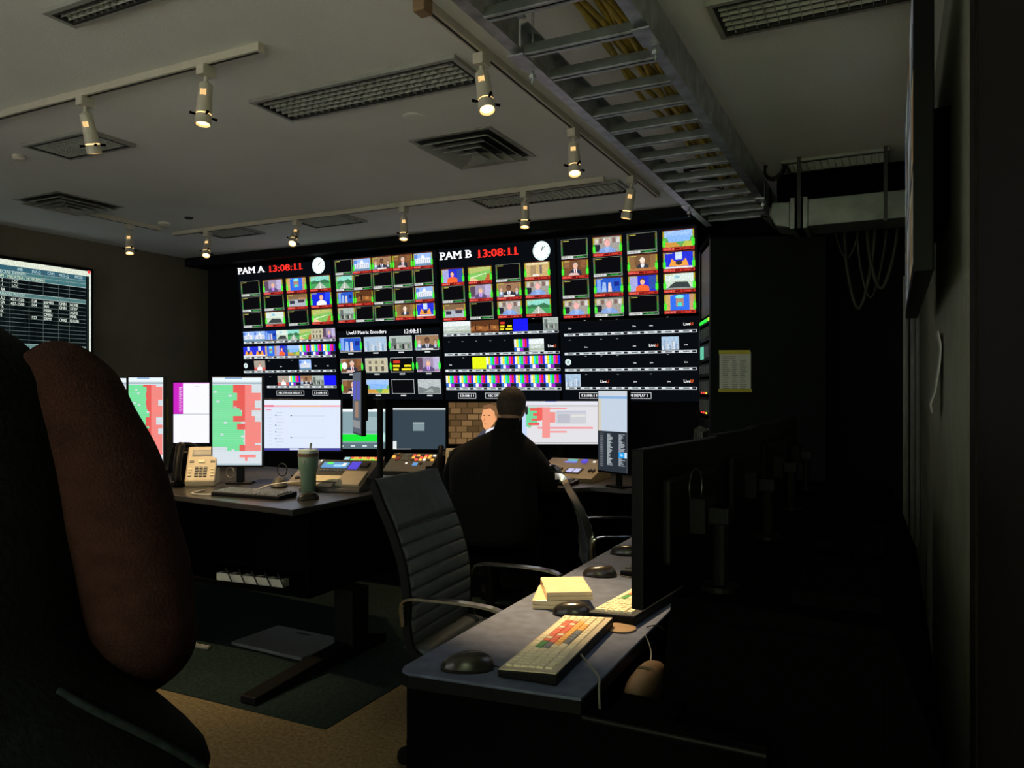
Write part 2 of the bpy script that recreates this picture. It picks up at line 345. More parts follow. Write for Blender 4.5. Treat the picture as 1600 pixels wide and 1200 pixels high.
        person(P, q, SKD, (.03, .035, .05), (.03, .02, .02), .5, .60, 1.05, (.08, .08, .2), (.8, .8, .85), L + 1.6); r(.25, 0, .75, .12, (.75, .72, .68), 3.6)
    elif kind == 'judge':
        r(0, 0, 1, 1, (.25, .13, .05)); r(0, .0, 1, .18, (.40, .16, .05), 2.6); r(.2, .3, .8, 1, (.17, .09, .04), .2); person(P, q, (.85, .62, .5), (.04, .04, .05), (.75, .68, .58), .5, .62, .95, None, (.7, .7, .75), L + .6)
    elif kind == 'guest':
        r(0, 0, 1, 1, (.32, .30, .27))
        for i in range(6): r(.02 + i * .17, .62, .14 + i * .17, .92, [(.55, .5, .42), (.2, .12, .1), (.6, .58, .55)][i % 3], .2)
        r(0, .1, .22, .55, (.02, .02, .03), .3); person(P, q, (.80, .40, .38), (.20, .32, .62), (.45, .32, .25), .5, .60, 1.3, None, (.3, .42, .7), L + .6)
    elif kind == 'corridor':
        r(0, 0, 1, 1, (.55, .38, .16)); r(.2, .1, .45, .8, (.35, .24, .12), .2); r(.62, .2, .72, .8, (.15, .12, .12), .3); r(0, .85, 1, 1, (.7, .6, .35), .2); r(.3, .05, .6, .18, (.75, .72, .65), .3)
    elif kind == 'lake':
        r(0, 0, 1, 1, (.12, .35, .10)); r(0, .6, 1, 1, (.30, .48, .88), .2); g([(.15, .3), (.9, .35), (.95, .68), (.1, .7)], (.22, .42, .80), .4); g([(0, 0), (.6, .0), (.4, .3), (0, .32)], (.55, .28, .05), .5); g([(.6, 0), (1, 0), (1, .3), (.75, .35)], (.45, .48, .06), .5)
    elif kind == 'street':
        r(0, 0, 1, 1, (.22, .26, .24)); r(0, .55, 1, 1, (.36, .42, .38), .2); r(.1, .3, .3, .85, (.12, .14, .13), .3)
        for i in range(6): r(.2 + i * .12, .1 + .04 * (i % 3), .29 + i * .12, .4 + .05 * (i % 2), [(.03, .03, .03), (.45, .42, .38), (.10, .16, .10)][i % 3], .4)
    elif kind == 'city':
        r(0, 0, 1, 1, (.35, .48, .62))
        for i in range(9): r(.02 + i * .11, 0, .1 + i * .11, .35 + .12 * ((i * 7) % 4), [(.55, .62, .70), (.22, .32, .45), (.42, .46, .52)][i % 3], .3)
    elif kind == 'facade':
        r(0, 0, 1, 1, (.48, .44, .30))
        for i in range(3): r(.15 + i * .28, .1, .27 + i * .28, .42, (.10, .09, .07), .3); r(.15 + i * .28, .6, .27 + i * .28, .8, (.18, .16, .11), .3)
    elif kind == 'grey':
        r(0, 0, 1, 1, (.42, .45, .46)); g([(0, 0), (1, 0), (1, .4), (.6, .55), (.4, .35), (0, .5)], (.16, .18, .18), .3); g([(.2, .1), (.7, .15), (.6, .4)], (.3, .32, .32), .5)
    elif kind == 'airport':
        r(0, 0, 1, 1, (.48, .55, .50)); r(0, .6, 1, 1, (.70, .76, .76), .2); r(0, .1, 1, .2, (.30, .36, .26), .3); g([(.2, .3), (.8, .42), (.8, .46), (.2, .36)], (.75, .78, .75), .4)
    elif kind == 'fire':
        r(0, 0, 1, 1, (.10, .035, .012)); g([(0, .1), (.5, .2), (1, .1), (1, .5), (.3, .6), (0, .4)], (.28, .10, .03), .3); r(.3, .2, .4, .7, (.03, .015, .01), .4); r(.6, .3, .8, .5, (.45, .2, .05), .4)
    elif kind == 'stock':
        r(0, 0, 1, 1, BLK); r(.12, .62, .42, .80, (.6, .04, .02), .3); r(.1, .36, .4, .5, (.8, .65, .02), .3); r(.6, .36, .9, .5, (.8, .65, .02), .3); r(.1, .12, .35, .26, (.75, .6, .02), .3); r(.48, .12, .92, .26, (.8, .65, .02), .3)
    elif kind == 'shirtman':
        r(0, 0, 1, 1, (.35, .30, .25)); r(0, 0, 1, .3, (.6, .1, .08), .2); person(P, q, SK, (.8, .8, .8), (.2, .12, .1), .5, .55, .9, None, (.8, .8, .8), L + .4)
    elif kind == 'bars':
        cs = [(.72, .72, .72), (.7, .7, .02), (.02, .65, .68), (.02, .62, .03), (.65, .02, .62), (.68, .02, .02), (.02, .02, .65)]
        for i, c in enumerate(cs): r(i / 7, .34, (i + 1) / 7, 1, c, .2)
        r(0, 0, 1, .34, (.03, .12, .45), .2); r(.18, 0, .36, .3, (.85, .85, .85), .4); r(.36, 0, .62, .26, (.28, .02, .5), .4); r(.62, 0, 1, .30, (.01, .01, .02), .4)
    elif kind == 'blue': r(0, 0, 1, 1, (.01, .01, .85))
    elif kind == 'yellow': r(0, 0, 1, 1, (.70, .85, .01))
def mtile(P, kind, x0, y0, x1, y1, live, lab=None):
    h = y1 - y0; wd = x1 - x0; yl = y0 + h * .17; b = wd * .055
    P.rect(x0, y0, x1, y1, BLK, 1); thumb(P, kind, x0 + b, yl, x1 - b, y1 - h * .04)
    for xa in (x0, x1 - b):
        k_ = .35 if kind == 'black' else 1; P.rect(xa, yl, xa + b, y0 + h * .66, (.03, .55 * k_, .03), 2); P.rect(xa, y0 + h * .66, xa + b, y1 - h * .05, (.33 * k_, .32 * k_, .02), 2)
    for xa in ([x0 - b * .2, x1 - b * 1.5] if kind not in ('black', 'road') else []): P.rect(xa, yl + h * .06, xa + b * 1.7, y0 + h * .52, (.05, .80, .03), 3)
    P.frame(x0, yl, x1, y1, h * .012, (.32, .06, .02) if live else (.30, .33, .26), 5)
    if live:
        P.rect(x0, y0 + h * .02, x1, yl - h * .015, (.55, .03, .02), 3); P.rect(x0 + wd * .36, y0 + h * .045, x0 + wd * .54, yl - h * .04, (.10, .005, .005), 4); P.rect(x0 + wd * .58, y0 + h * .045, x1 - wd * .04, yl - h * .04, (.16, .01, .01), 4)
        P.rect(x0 + wd * .64, y0 + h * .065, x1 - wd * .14, yl - h * .06, (.6, .05, .03), 5)
    else:
        P.rect(x0, y0 + h * .02, x0 + wd * .44, yl - h * .015, (.62, .64, .62), 3); P.rect(x0 + wd * .45, y0 + h * .02, x1, yl - h * .015, (.45, .48, .45), 3); P.rect(x0 + wd * .46, y0 + h * .035, x1 - wd * .01, yl - h * .03, (.004, .06, .008), 4)
        P.text('BLACK', x0 + wd * .58, y0 + h * .055, h * .075, (.03, .55, .05), 5, fit=wd * .28)
    if lab: P.text(lab, x0 + wd * .03, y0 + h * .05, h * .085, (.02, .02, .02) if not live else (.75, .25, .2), 5.5, fit=wd * .34)
    P.rect(x0 + b * 1.5, y1 - h * .10, x0 + wd * .30, y1 - h * .065, (.45, .40, .08), 4)
EX = [-6.325, -5.035, -3.80, -2.605, -1.385]
def disp(ci, row, label):
    o = Vector((EX[ci], 0, 0)) + PO + PU * (.0 if row == 0 else .712); o.x = EX[ci]
    W = EX[ci + 1] - EX[ci]; Hh = .705 if row == 0 else .70
    if row == 0: o = o - PU * .012
    e = empty('video_display', o, 0, label, 'display', None, TILT)
    MB().bb(.003, W - .003, .004, .09, 0, Hh).build('housing', M['bezel'], e, bevel=.004)
    MB().bb(.012, W - .012, .0015, .008, .010, Hh - .010).build('screen_glass', M['glass'], e)
    MB().bb(W * .25, W * .75, .09, .165, Hh * .3, Hh * .7).build('wall_bracket', M['matte'], e)
    P = Pic(); P.ox = EX[ci]; P.oy = (o - PO).dot(PU); P.W = W; P.H = Hh
    P.rect(.014, .012, W - .014, Hh - .012, (.0022, .003, .0045), 0); return e, P
def grid(P, cv, cols, ycol, rows, xrow):
    xs = [(cv(a, ycol)[0] - P.ox, cv(b, ycol)[0] - P.ox) for a, b in cols]; ys = [(cv(xrow, b)[1] - P.oy, cv(xrow, a)[1] - P.oy) for a, b in rows]; return xs, ys
def head(P, cv, name, tx0, tx1, ty, cap, dx0, dx1, dy, clk, cr):
    a = cv(tx0, ty); b = cv(tx1, ty - 8); P.text(name, a[0] - P.ox, a[1] - P.oy, cap, WHT, 6, serif=1, wt=.03, fit=b[0] - a[0])
    a = cv(dx0, dy); b = cv(dx1, dy - 8); P.text('13:08:11', a[0] - P.ox, a[1] - P.oy, cap, (1, .03, .02), 6, serif=1, wt=.03, fit=b[0] - a[0])
    c = cv(*clk); x, y = c[0] - P.ox, c[1] - P.oy
    P.ell(x, y, cr, cr, (.62, .80, .78), 3, 28); P.ell(x, y, cr * .93, cr * .93, (.80, .90, .88), 4, 28)
    for k in range(12):
        a = k * math.pi / 6; P.line(x + cr * .78 * math.sin(a), y + cr * .78 * math.cos(a), x + cr * .9 * math.sin(a), y + cr * .9 * math.cos(a), cr * .05, (.1, .15, .2), 5)
    P.line(x, y, x + cr * .3 * math.sin(.57), y + cr * .5 * math.cos(.57), cr * .08, (.05, .08, .1), 6); P.line(x, y, x + cr * .55 * math.sin(.87), y + cr * .7 * math.cos(.87), cr * .06, (.05, .08, .1), 6.4)
def fill(P, xs, ys, rows, pre, lo=1):
    n = lo
    for j, row in enumerate(rows):
        for i, k in enumerate(row):
            live = k not in ('black',) and not k.endswith('*'); kk = k.rstrip('*')
            mtile(P, kk, xs[i][0], ys[j][0], xs[i][1], ys[j][1], live, pre + ' %d' % (i * len(rows) + j + lo))
# upper row
e, P = disp(0, 1, 'upper wall display headed PAM A with a red clock and twelve feeds')
xs, ys = grid(P, c1, [(70, 190), (213, 340), (363, 492), (515, 650)], 420, [(370, 468), (472, 570), (575, 672)], 130)
head(P, c1, 'PAM A', 50, 220, 326, .066, 243, 470, 312, (570, 269), .082)
fill(P, xs, ys, [['black', 'purple', 'seal', 'road'], ['black', 'black', 'office', 'lady'], ['black', 'room', 'black', 'field']], 'PAM-A'); P.build('picture', e)
e, P = disp(1, 1, 'upper wall display without heading showing twenty feeds in five columns')
xs, ys = grid(P, c1, [(677, 787), (792, 910), (918, 1043), (1050, 1178), (1185, 1308)], 270, [(232, 330), (333, 435), (438, 535), (540, 640)], 730)
fill(P, xs, ys, [['black', 'capitol', 'witness', 'hearing', 'capitol'], ['road*', 'black', 'black', 'black', 'black'], ['bluehall', 'fire', 'black', 'black', 'capitol'], ['street', 'black', 'black', 'judge', 'studio']], 'PAM-A', 13); P.build('picture', e)
e, P = disp(2, 1, 'upper wall display headed PAM B with a red clock and twelve feeds')
xs, ys = grid(P, c2, [(70, 195), (219, 350), (374, 510), (533, 673)], 320, [(283, 378), (380, 475), (478, 573)], 130)
head(P, c2, 'PAM B', 62, 240, 236, .068, 265, 500, 224, (626, 184), .083)
fill(P, xs, ys, [['ladyred', 'field', 'black', 'corridor'], ['black', 'purple', 'witness', 'guest'], ['office', 'black', 'guest', 'road']], 'PAM-B'); P.build('picture', e)
e, P = disp(3, 1, 'upper right wall display showing sixteen feeds beside the equipment rack')
xs, ys = grid(P, c2, [(735, 882), (912, 1072), (1102, 1268), (1300, 1476)], 160, [(120, 230), (234, 341), (345, 450), (455, 560)], 800)
fill(P, xs, ys, [['black', 'guest', 'black', 'lake'], ['hearing', 'black', 'judge', 'studio'], ['black', 'bluehall', 'ladyred', 'room'], ['guest', 'guest*', 'black', 'seal']], 'PAM-B', 13); P.build('picture', e)
# lower row
def tick(P, x0, x1, y, n, h=.022):
    P.rect(x0, y, x1, y + h, (.55, .60, .62), 3); w = (x1 - x0) / n
    for i in range(n):
        P.rect(x0 + i * w + w * .74, y + h * .12, x0 + i * w + w * .97, y + h * .88, (.01, .01, .015), 4); P.rect(x0 + i * w + w * .22, y + h * .25, x0 + i * w + w * .58, y + h * .8, (.16, .18, .2), 4)
def strip(P, cv, y, items, xl, xr, th=.13, yx=None, a=0):
    x0 = cv(xl, y)[0] - P.ox; x1 = cv(xr, y)[0] - P.ox; yy = cv(xl if yx is None else yx, y)[1] - P.oy; n = len(items); w = (x1 - x0) / n
    tick(P, x0, x1, yy, n)
    for i, k in enumerate(items):
        xa = x0 + i * w
        if k is None: P.rect(xa + w * .3, yy + th * .95, xa + w * .42, yy + th * .98, (.25, .28, .25), 3)
        elif k == 'logo': livu(P, xa + w * .25, yy + th * .42, .024)
        elif k == 'small': P.text('Live', xa + w * .3, yy + th * .45, .012, (.7, .72, .72), 4, wt=.03)
        elif k == 'clock': P.ell(xa + w * .22, yy + th * .6, .028, .028, (.65, .78, .75), 3, 20); P.ell(xa + w * .22, yy + th * .6, .014, .014, (.3, .4, .4), 4, 12)
        else: thumb(P, k, xa, yy + .026, xa + w, yy + th)
def livu(P, x, y, s):
    xe = P.text('Live', x, y, s, (.85, .85, .85), 4, wt=.02); P.text('U', xe, y, s, (.85, .12, .03), 4, wt=.02)
def boxlab(P, t, x0, x1, y, h=.052):
    P.frame(x0, y, x1, y + h, .004, (.6, .62, .64), 3); P.text(t, x0 + (x1 - x0) * .08, y + h * .3, h * .42, (.8, .82, .84), 4, fit=(x1 - x0) * .84, wt=.02)
e, P = disp(0, 0, 'lower left wall display with four film-strip rows labelled display 1')
for y, it in ((776, ['capitol', 'capitol', 'bluehall', 'room', 'road', 'field', 'facade', 'purple']), (873, ['studio', 'studio', 'seal', 'ladyred', 'lake', 'bars', 'bars', 'bars']), (963, ['clock', 'shirtman', None, 'small', None, 'capitol', 'small', 'small'])): strip(P, c1, y, it, 88, 682)
strip(P, c1, 1060, [None, 'shirtman', 'bars', 'witness', 'street', 'blue'], 238, 686, yx=300)
q = c1(300, 1108); q2 = c1(478, 1108); boxlab(P, 'NBC OPS HUB DISPLAY 1', q[0] - P.ox, q2[0] - P.ox, q[1] - P.oy)
q = c1(533, 1108); q2 = c1(634, 1108); boxlab(P, '13:08:11', q[0] - P.ox, q2[0] - P.ox, q[1] - P.oy); P.build('picture', e)
e, P = disp(1, 0, 'lower wall display headed LiveU Matrix Encoders with twelve framed feeds')
a = c1(752, 715); b = c1(1010, 712); P.text('LiveU Matrix Encoders', a[0] - P.ox, a[1] - P.oy, .034, WHT, 5, fit=b[0] - a[0], wt=.015)
a = c1(1120, 708); b = c1(1240, 706); P.text('13:08:11', a[0] - P.ox, a[1] - P.oy, .040, WHT, 5, fit=b[0] - a[0], wt=.015)
xs, ys = grid(P, c1, [(708, 845), (866, 1010), (1030, 1175), (1200, 1347)], 780, [(735, 828), (870, 962), (1007, 1097)], 780)
for j, row in enumerate([['bluehall', 'city', 'street', 'witness'], ['hearing', 'facade', 'stock', 'purple'], ['hearing', 'lake', 'black', 'grey']]):
    for i, k in enumerate(row):
        x0, x1 = xs[i]; y0, y1 = ys[j]; thumb(P, k, x0, y0, x1, y1); P.frame(x0, y0, x1, y1, .004, (.5, .54, .54), 7); P.rect(x0 + (x1 - x0) * .38, y0 - .022, x0 + (x1 - x0) * .62, y0 - .010, (.55, .57, .57), 3)
        if k in ('bluehall', 'street', 'witness', 'hearing', 'purple', 'stock'):
            for xa in ((x0, x1) if k != 'street' else (x0,)): P.ell(xa, y0 + (y1 - y0) * .42, .012, (y1 - y0) * .28, (.04, .8, .05), 7.5)
x, y = xs[0][0] + .045, (ys[1][0] + ys[1][1]) / 2; P.ell(x, y, .035, .035, (.75, .82, .78), 8, 18); P.build('picture', e)
e, P = disp(2, 0, 'lower wall display with rows of colour-bar thumbnails behind the seated man')
for y, it in ((661, ['airport', 'airport', 'fire', 'fire', 'stock', 'blue', None, 'street']), (769, [None, None, None, None, None, 'bars', 'airport', 'logo']), (858, ['small', None, 'yellow', 'bars', 'bars', 'bars', 'bars', 'bars']), (957, ['bars'] * 8)): strip(P, c2, y, it, 84 + (y - 660) * .05, 722 + (y - 660) * .05, .135)
q = c2(165, 1005); q2 = c2(264, 1005); boxlab(P, '13:08:11', q[0] - P.ox, q2[0] - P.ox, q[1] - P.oy)
q = c2(315, 1005); q2 = c2(509, 1005); boxlab(P, 'NBC OPS HUB DISPLAY 2', q[0] - P.ox, q2[0] - P.ox, q[1] - P.oy); P.build('picture', e)
e, P = disp(3, 0, 'lower right wall display, mostly black with small captions and tick bars')
for y, it in ((660, ['small', None, None, None, 'small', 'small', None, 'logo']), (765, [None, 'small', None, None, 'small', 'logo', 'city', 'small']), (855, ['clock', None, None, None, 'small', 'small', None, 'small']), (955, ['city', None, 'logo', None, 'small', None, 'small', 'logo'])): strip(P, c2, y, it, 752 + (y - 660) * .03, 1490, .135)
q = c2(836, 1005); q2 = c2(950, 1005); boxlab(P, '13:08:11', q[0] - P.ox, q2[0] - P.ox, q[1] - P.oy)
q = c2(1010, 1005); q2 = c2(1237, 1005); boxlab(P, 'NBC OPS HUB OPEN DISPLAY 3'.replace('HUB OPEN', 'HUB'), q[0] - P.ox, q2[0] - P.ox, q[1] - P.oy); P.build('picture', e)
# ------------------------------------------------------------------ equipment rack
rk = empty('equipment_rack', (-1.104, 5.255, 0), R(20), 'tall black equipment rack with a notice taped to its side', 'rack')
MB().bb(0, .747, -.004, .014, .03, 2.42).build('side_panel', M['bwall'], rk, bevel=.002)
MB().bb(0, .747, .586, .604, .03, 2.42).build('side_panel', M['bwall'], rk)
MB().bb(0, .747, 0, .60, 2.42, 2.45).build('top_panel', M['matte'], rk)
MB().bb(0, .747, 0, .60, 0, .04).build('plinth', M['matte'], rk)
MB().bb(.72, .747, .014, .586, .04, 2.42).build('rear_door', M['matte'], rk)
for y in (.03, .555): MB().bb(.0, .03, y - .015, y + .03, .04, 2.42).build('mounting_post', M['black'], rk)
MB().bb(.012, .03, .075, .54, 1.92, 2.40).build('blanking_panel', M['vent'], rk)
for i, (z0, z1, kind) in enumerate([(1.86, 1.90, 'g'), (1.74, 1.84, 'd'), (1.60, 1.72, 's'), (1.49, 1.58, 'd'), (1.36, 1.47, 'r'), (1.22, 1.34, 'r'), (1.06, 1.19, 'k'), (.90, 1.03, 'k'), (.72, .88, 'd'), (.5, .69, 'k'), (.2, .47, 'd')]):
    u = MB().bb(.004, .5, .045, .57, z0, z1).build('rack_unit', M['black'], rk, bevel=.002)
    if kind == 'g':
        MB().bb(-.003, .004, .16, .54, z0 + .012, z1 - .008).build('status_bar', led('green', (.02, .8, .05), 1.2), u); MB().bb(-.003, .004, .06, .12, z0 + .012, z1 - .008).build('status_lamp', led('yellowgreen', (.5, .8, .05), 1.2), u)
    if kind == 's':
        MB().bb(-.003, .004, .36, .50, z0 + .015, z1 - .015).build('display_window', led('mint', (.15, .7, .45), .8), u); MB().bb(-.002, .004, .1, .3, z0 + .02, z1 - .02).build('button_field', M['keygry'], u)
    if kind in 'rd':
        for k in range(4): MB().bb(-.012, .004, .10 + k * .115, .125 + k * .115, z0 + .02, z1 - .015).build('module_handle', M['keygry'], u)
    if kind == 'r':
        for k in range(3): MB().bb(-.004, .004, .2 + k * .12, .215 + k * .12, z0 + .006, z0 + .018).build('status_lamp', led('red' if k else 'amber', (.9, .05, .04) if k else (.7, .6, .05), 1.5), u)
    if kind == 'k':
        for k in range(5): MB().tube([(0, .1 + k * .1, (z0 + z1) / 2), (-.04, .1 + k * .1, (z0 + z1) / 2 - .02), (-.05, .11 + k * .1, z0 - .08)], .006, 6).build('patch_lead', M['cableG'], u)
# the notice on the rack side
nt_ = empty('taped_notice', rk.matrix_basis @ Vector((.058, -.0055, 1.38)), R(20), 'white printed sheet fixed with yellow tape to the rack side', 'notice')
MB().bb(0, .205, -.002, 0, .012, .27).build('sheet', M['paper'], nt_)
tp = MB(); tp.bb(-.004, .2, -.0032, -.0022, .255, .281); tp.build('tape', M['yellow'], nt_)
MB().bb(-.008, .212, -.0032, -.0022, 0, .022).build('tape', M['yellow'], nt_)
pr = MB()
for k in range(18):
    z = .24 - k * .0125; x = .02
    for w_ in ([.12] if k < 2 else [.05, .04, .05]):
        ww = w_ * random.uniform(.6, 1); pr.bb(x, x + ww, -.0026, -.0021, z - .005, z); x += w_ + .012
pr.build('print', M['ink'], nt_)
# ------------------------------------------------------------------ left wall display with the booking table
TVX = -6.86
lt = empty('wall_display', (TVX, 4.814, 1.50), R(90), 'large wall screen with a dark booking table on the brown wall', 'display')
# local x runs along +Y (rz 90), front (-y local) faces +X
MB().bb(-1.85, .03, .0, .05, -.03, 1.05).build('housing', M['bezel'], lt, bevel=.004)
MB().bb(-.9 - .3, -.9 + .3, .05, .088, .3, .7).build('wall_bracket', M['matte'], lt)
P = Pic(); 
def lv(x, y): p = atX(x, y, TVX); return p.y - 4.814, p.z - 1.50
def l5(x, y): return lv(x / 6.667, 400 + y / 6.667)
P.rect(-1.82, .0, 0, 1.02, (.010, .018, .020), 0)
zt = lambda y, x=910: l5(x, y)[1]
P.rect(-1.82, zt(212), .0, 1.02, (.62, .66, .55), 1)
P.rect(-.018, 0, 0, 1.02, (.58, .64, .56), 1.5); P.rect(-.034, zt(180), -.004, zt(150), (.8, .05, .05), 2)
P.rect(-1.82, zt(262), -.05, zt(212), (.03, .10, .14), 1); P.rect(-1.82, zt(335), -.05, zt(262), (.05, .15, .16), 1)
P.rect(-1.82, zt(298), -.05, zt(294), (.30, .38, .38), 2); P.rect(-1.82, zt(266), -.05, zt(262), (.30, .38, .38), 2); P.rect(-1.82, zt(338), -.05, zt(333), (.35, .42, .42), 2)
P.rect(-1.82, zt(500), -.05, zt(462), (.07, .16, .16), 1); P.rect(-1.82, zt(504), -.05, zt(499), (.4, .48, .45), 2); P.rect(-1.82, zt(465), -.05, zt(461), (.4, .48, .45), 2)
P.rect(-1.82, zt(1030), -.05, zt(950), (.10, .20, .19), 1); P.rect(-1.82, zt(992), -.05, zt(988), (.35, .42, .4), 2); P.rect(-1.82, zt(952), -.05, zt(948), (.45, .5, .48), 2)
for y in (378, 420, 545, 588, 630, 670, 708, 748, 790, 830, 870, 912): P.rect(-1.82, zt(y), -.05, zt(y) + .004, (.09, .12, .11), 2)
for x in (100, 300, 447, 607, 720, 912): P.rect(l5(x, 600)[0], zt(1030), l5(x, 600)[0] + .004, zt(212), (.06, .085, .08), 2)
TX = (.62, .70, .62)
def tt(t, x, y, s=.042, c=TX, wx=None):
    a = l5(x, y); s = .026; P.text(t, a[0], a[1], s, c, 4, wt=.02, fit=(l5(wx, y)[0] - a[0]) if wx else None)
for t, x, y, wx in [('IFB', 178, 152, 235), ('SWI-Q', 330, 176, 422), ('CAM', 492, 194, 566), ('PRO-Q', 612, 214, 716), ('PROD', 778, 232, 862)]: tt(t, x, y, .036, (.35, .5, .52), wx)
a = l5(0, 180); P.text('SPECIAL EVENTS', l5(-45, 180)[0], zt(205, 270), .026, (.55, .66, .60), 4, fit=l5(270, 180)[0] - l5(-45, 180)[0])
P.text('DAM - MALAYSIA / HOUSEMAN', l5(-45, 180)[0], zt(273, 465), .026, (.62, .70, .50), 4, fit=l5(465, 180)[0] - l5(-45, 180)[0])
P.text('BAHAMAS WATCH', l5(-25, 180)[0], zt(425, 255), .026, (.55, .66, .60), 4, fit=l5(255, 180)[0] - l5(-25, 180)[0])
for t, x, y, wx in [('-2', 5, 262, 32), ('-1', 5, 308, 32), ('RA', 5, 360, 52), ('1-OC', 118, 278, 190), ('1-OC', 118, 322, 190), ('AU', 2, 450, 50), ('GA', 2, 493, 48), ('TA', 2, 538, 34), ('OC', 2, 583, 38), ('O', 2, 628, 20),
                    ('457-1520', 110, 463, 252), ('457-1500', 110, 508, 252), ('1528', 315, 480, 382), ('1504', 315, 522, 382), ('1527', 315, 655, 382),
                    ('JAMES', 455, 495, 558), ('IAN', 455, 537, 508), ('MISH', 455, 580, 532), ('CMRN', 455, 625, 546), ('DAMY', 455, 667, 538),
                    ('CNF1', 616, 510, 694), ('CNF1', 616, 553, 694), ('CNF2', 616, 680, 692), ('NONE', 728, 522, 812), ('STEV', 728, 563, 805), ('AGNS', 728, 605, 810), ('PINR', 728, 645, 798), ('KHUSB', 728, 690, 820)]: tt(t, x, y, .040, TX, wx)
P.build('picture', lt)
# ------------------------------------------------------------------ right wall display, seen edge on
rtv = empty('wall_display', (.05, 3.93, 1.72), R(-90), 'large dim screen mounted high on the right wall', 'display')
MB().bb(0, 1.55, 0, .05, 0, .88).build('housing', M['bezel'], rtv, bevel=.004)
MB().bb(.5, 1.05, .05, .118, .25, .6).build('wall_bracket', M['matte'], rtv)
P = Pic(); P.rect(.015, .015, 1.535, .865, (.02, .03, .03), 0)
ks = ['street', 'grey', 'city', 'office', 'corridor', 'room', 'airport', 'facade']
for i in range(6):
    for j in range(3): thumb(P, ks[(i * 3 + j * 5) % 8], .03 + i * .25, .03 + j * .28, .27 + i * .25, .29 + j * .28)
P.build('picture', rtv, picmat('dim_screen_picture', .22))
sh = MB(); prof = [(0, .012), (.06, .0), (.12, .004), (.18, .012), (.235, .02), (.28, .035), (.315, .03)]
vs = []; fs = []
for i, (d, off) in enumerate(prof):
    for yy in (0, .216): vs.append((-.004 - off, yy, .315 - d))
for i in range(len(prof) - 1): fs.append((2 * i, 2 * i + 1, 2 * i + 3, 2 * i + 2))
sh.add(vs, fs); po = atX(1472, 645, XR); s_ = sh.build('curled_paper', M['paper'], loc=(XR - .001, po.y - .1, po.z), smooth=True); so = s_.modifiers.new('thick', 'SOLIDIFY'); so.thickness = .001
tag(s_, 'white paper sheet curling off the right wall below the screen', 'paper')
# ------------------------------------------------------------------ ceiling: recessed louvre lights
def troffer(x0, x1, y0, y1, nx, ny, label, name='louvre_light', grp=None):
    e = empty(name, ((x0 + x1) / 2, (y0 + y1) / 2, ZC), 0, label, 'ceiling light' if name == 'louvre_light' else 'vent', grp)
    a, b = (x1 - x0) / 2, (y1 - y0) / 2; t = .022
    MB().bb(-a, a, -b, b, -.003, -.0005).build('back_plate', mat('louvre_reflector', (.09, .09, .085), .5), e)
    f = MB().bb(-a - t, a + t, -b - t, -b, -.018, -.0005).bb(-a - t, a + t, b, b + t, -.018, -.0005).bb(-a - t, -a, -b, b, -.018, -.0005).bb(a, a + t, -b, b, -.018, -.0005); f.build('frame', M['vent'], e)
    g = MB().bb(-a, a, -b, -b + .012, -.019, -.003).bb(-a, a, b - .012, b, -.019, -.003).bb(-a, -a + .012, -b + .012, b - .012, -.019, -.003).bb(a - .012, a, -b + .012, b - .012, -.019, -.003); g.build('shadow_gap', M['ventdark'], e)
    mx = MB().bb(-a + .012, a - .012, -.0012, .0012, -.016, -.003).mesh('blade', M['louver']); my = MB().bb(-.0012, .0012, -b + .012, b - .012, -.016, -.003).mesh('cross_blade', M['louver'])
    for k in range(1, ny): link('blade', mx, e, loc=(0, -b + 2 * b * k / ny, 0))
    for k in range(1, nx): link('cross_blade', my, e, loc=(-a + 2 * a * k / nx, 0, 0))
    return e
troffer(-2.83, -1.70, 2.86, 3.12, 26, 6, 'unlit egg-crate louvre light between the front track and the square diffuser')
troffer(-2.85, -1.75, 1.84, 1.93, 30, 3, 'narrow louvre strip cut by the top left image edge')
troffer(-.60, .06, 2.89, 3.15, 16, 6, 'unlit louvre light in the greenish ceiling right of the cable tray')
troffer(-2.83, -1.70, 5.05, 5.33, 26, 6, 'unlit louvre light near the display wall under the rear track')
troffer(-.61, -.04, 5.10, 5.37, 14, 6, 'unlit louvre light above the air duct')
troffer(-4.53, -3.98, 2.78, 3.04, 22, 14, 'dark mesh return grille in the ceiling near the front track', 'return_grille')
troffer(-4.53, -4.02, 4.98, 5.30, 18, 12, 'small mesh grille in the ceiling above the display headed PAM A', 'return_grille')
troffer(-5.62, -5.15, 4.98, 5.28, 14, 10, 'small mesh grille in the ceiling at the far left rear track end', 'return_grille')
def diffuser(x0, x1, y0, y1, label):
    cx, cy = (x0 + x1) / 2, (y0 + y1) / 2; e = empty('ceiling_diffuser', (cx, cy, ZC), 0, label, 'vent', 'square air diffusers in the ceiling')
    a = (x1 - x0) / 2; b = (y1 - y0) / 2
    MB().bb(-a * .9, a * .9, -b * .9, b * .9, -.003, -.0005).build('back_plate', M['ventdark'], e)
    for k, (s0, s1, z0, z1) in enumerate([(1.0, .90, -.006, -.006), (.86, .68, -.034, -.006), (.66, .48, -.044, -.008), (.46, .28, -.052, -.010), (.24, .03, -.058, -.016)]):
        v = []; f = []
        for s, z in ((s0, z0), (s1, z1), (s1, z1 + .004), (s0, z0 + .004)):
            v += [(-a * s, -b * s, z), (a * s, -b * s, z), (a * s, b * s, z), (-a * s, b * s, z)]
        for r_ in range(4):
            for q in range(4): i0 = r_ * 4 + q; i1 = r_ * 4 + (q + 1) % 4; j0 = ((r_ + 1) % 4) * 4 + q; j1 = ((r_ + 1) % 4) * 4 + (q + 1) % 4; f.append((i0, i1, j1, j0))
        MB().add(v, f).build('vane', M['vent'], e)
diffuser(-2.50, -1.96, 3.70, 4.30, 'square air diffuser in the ceiling beside the near track spotlight')
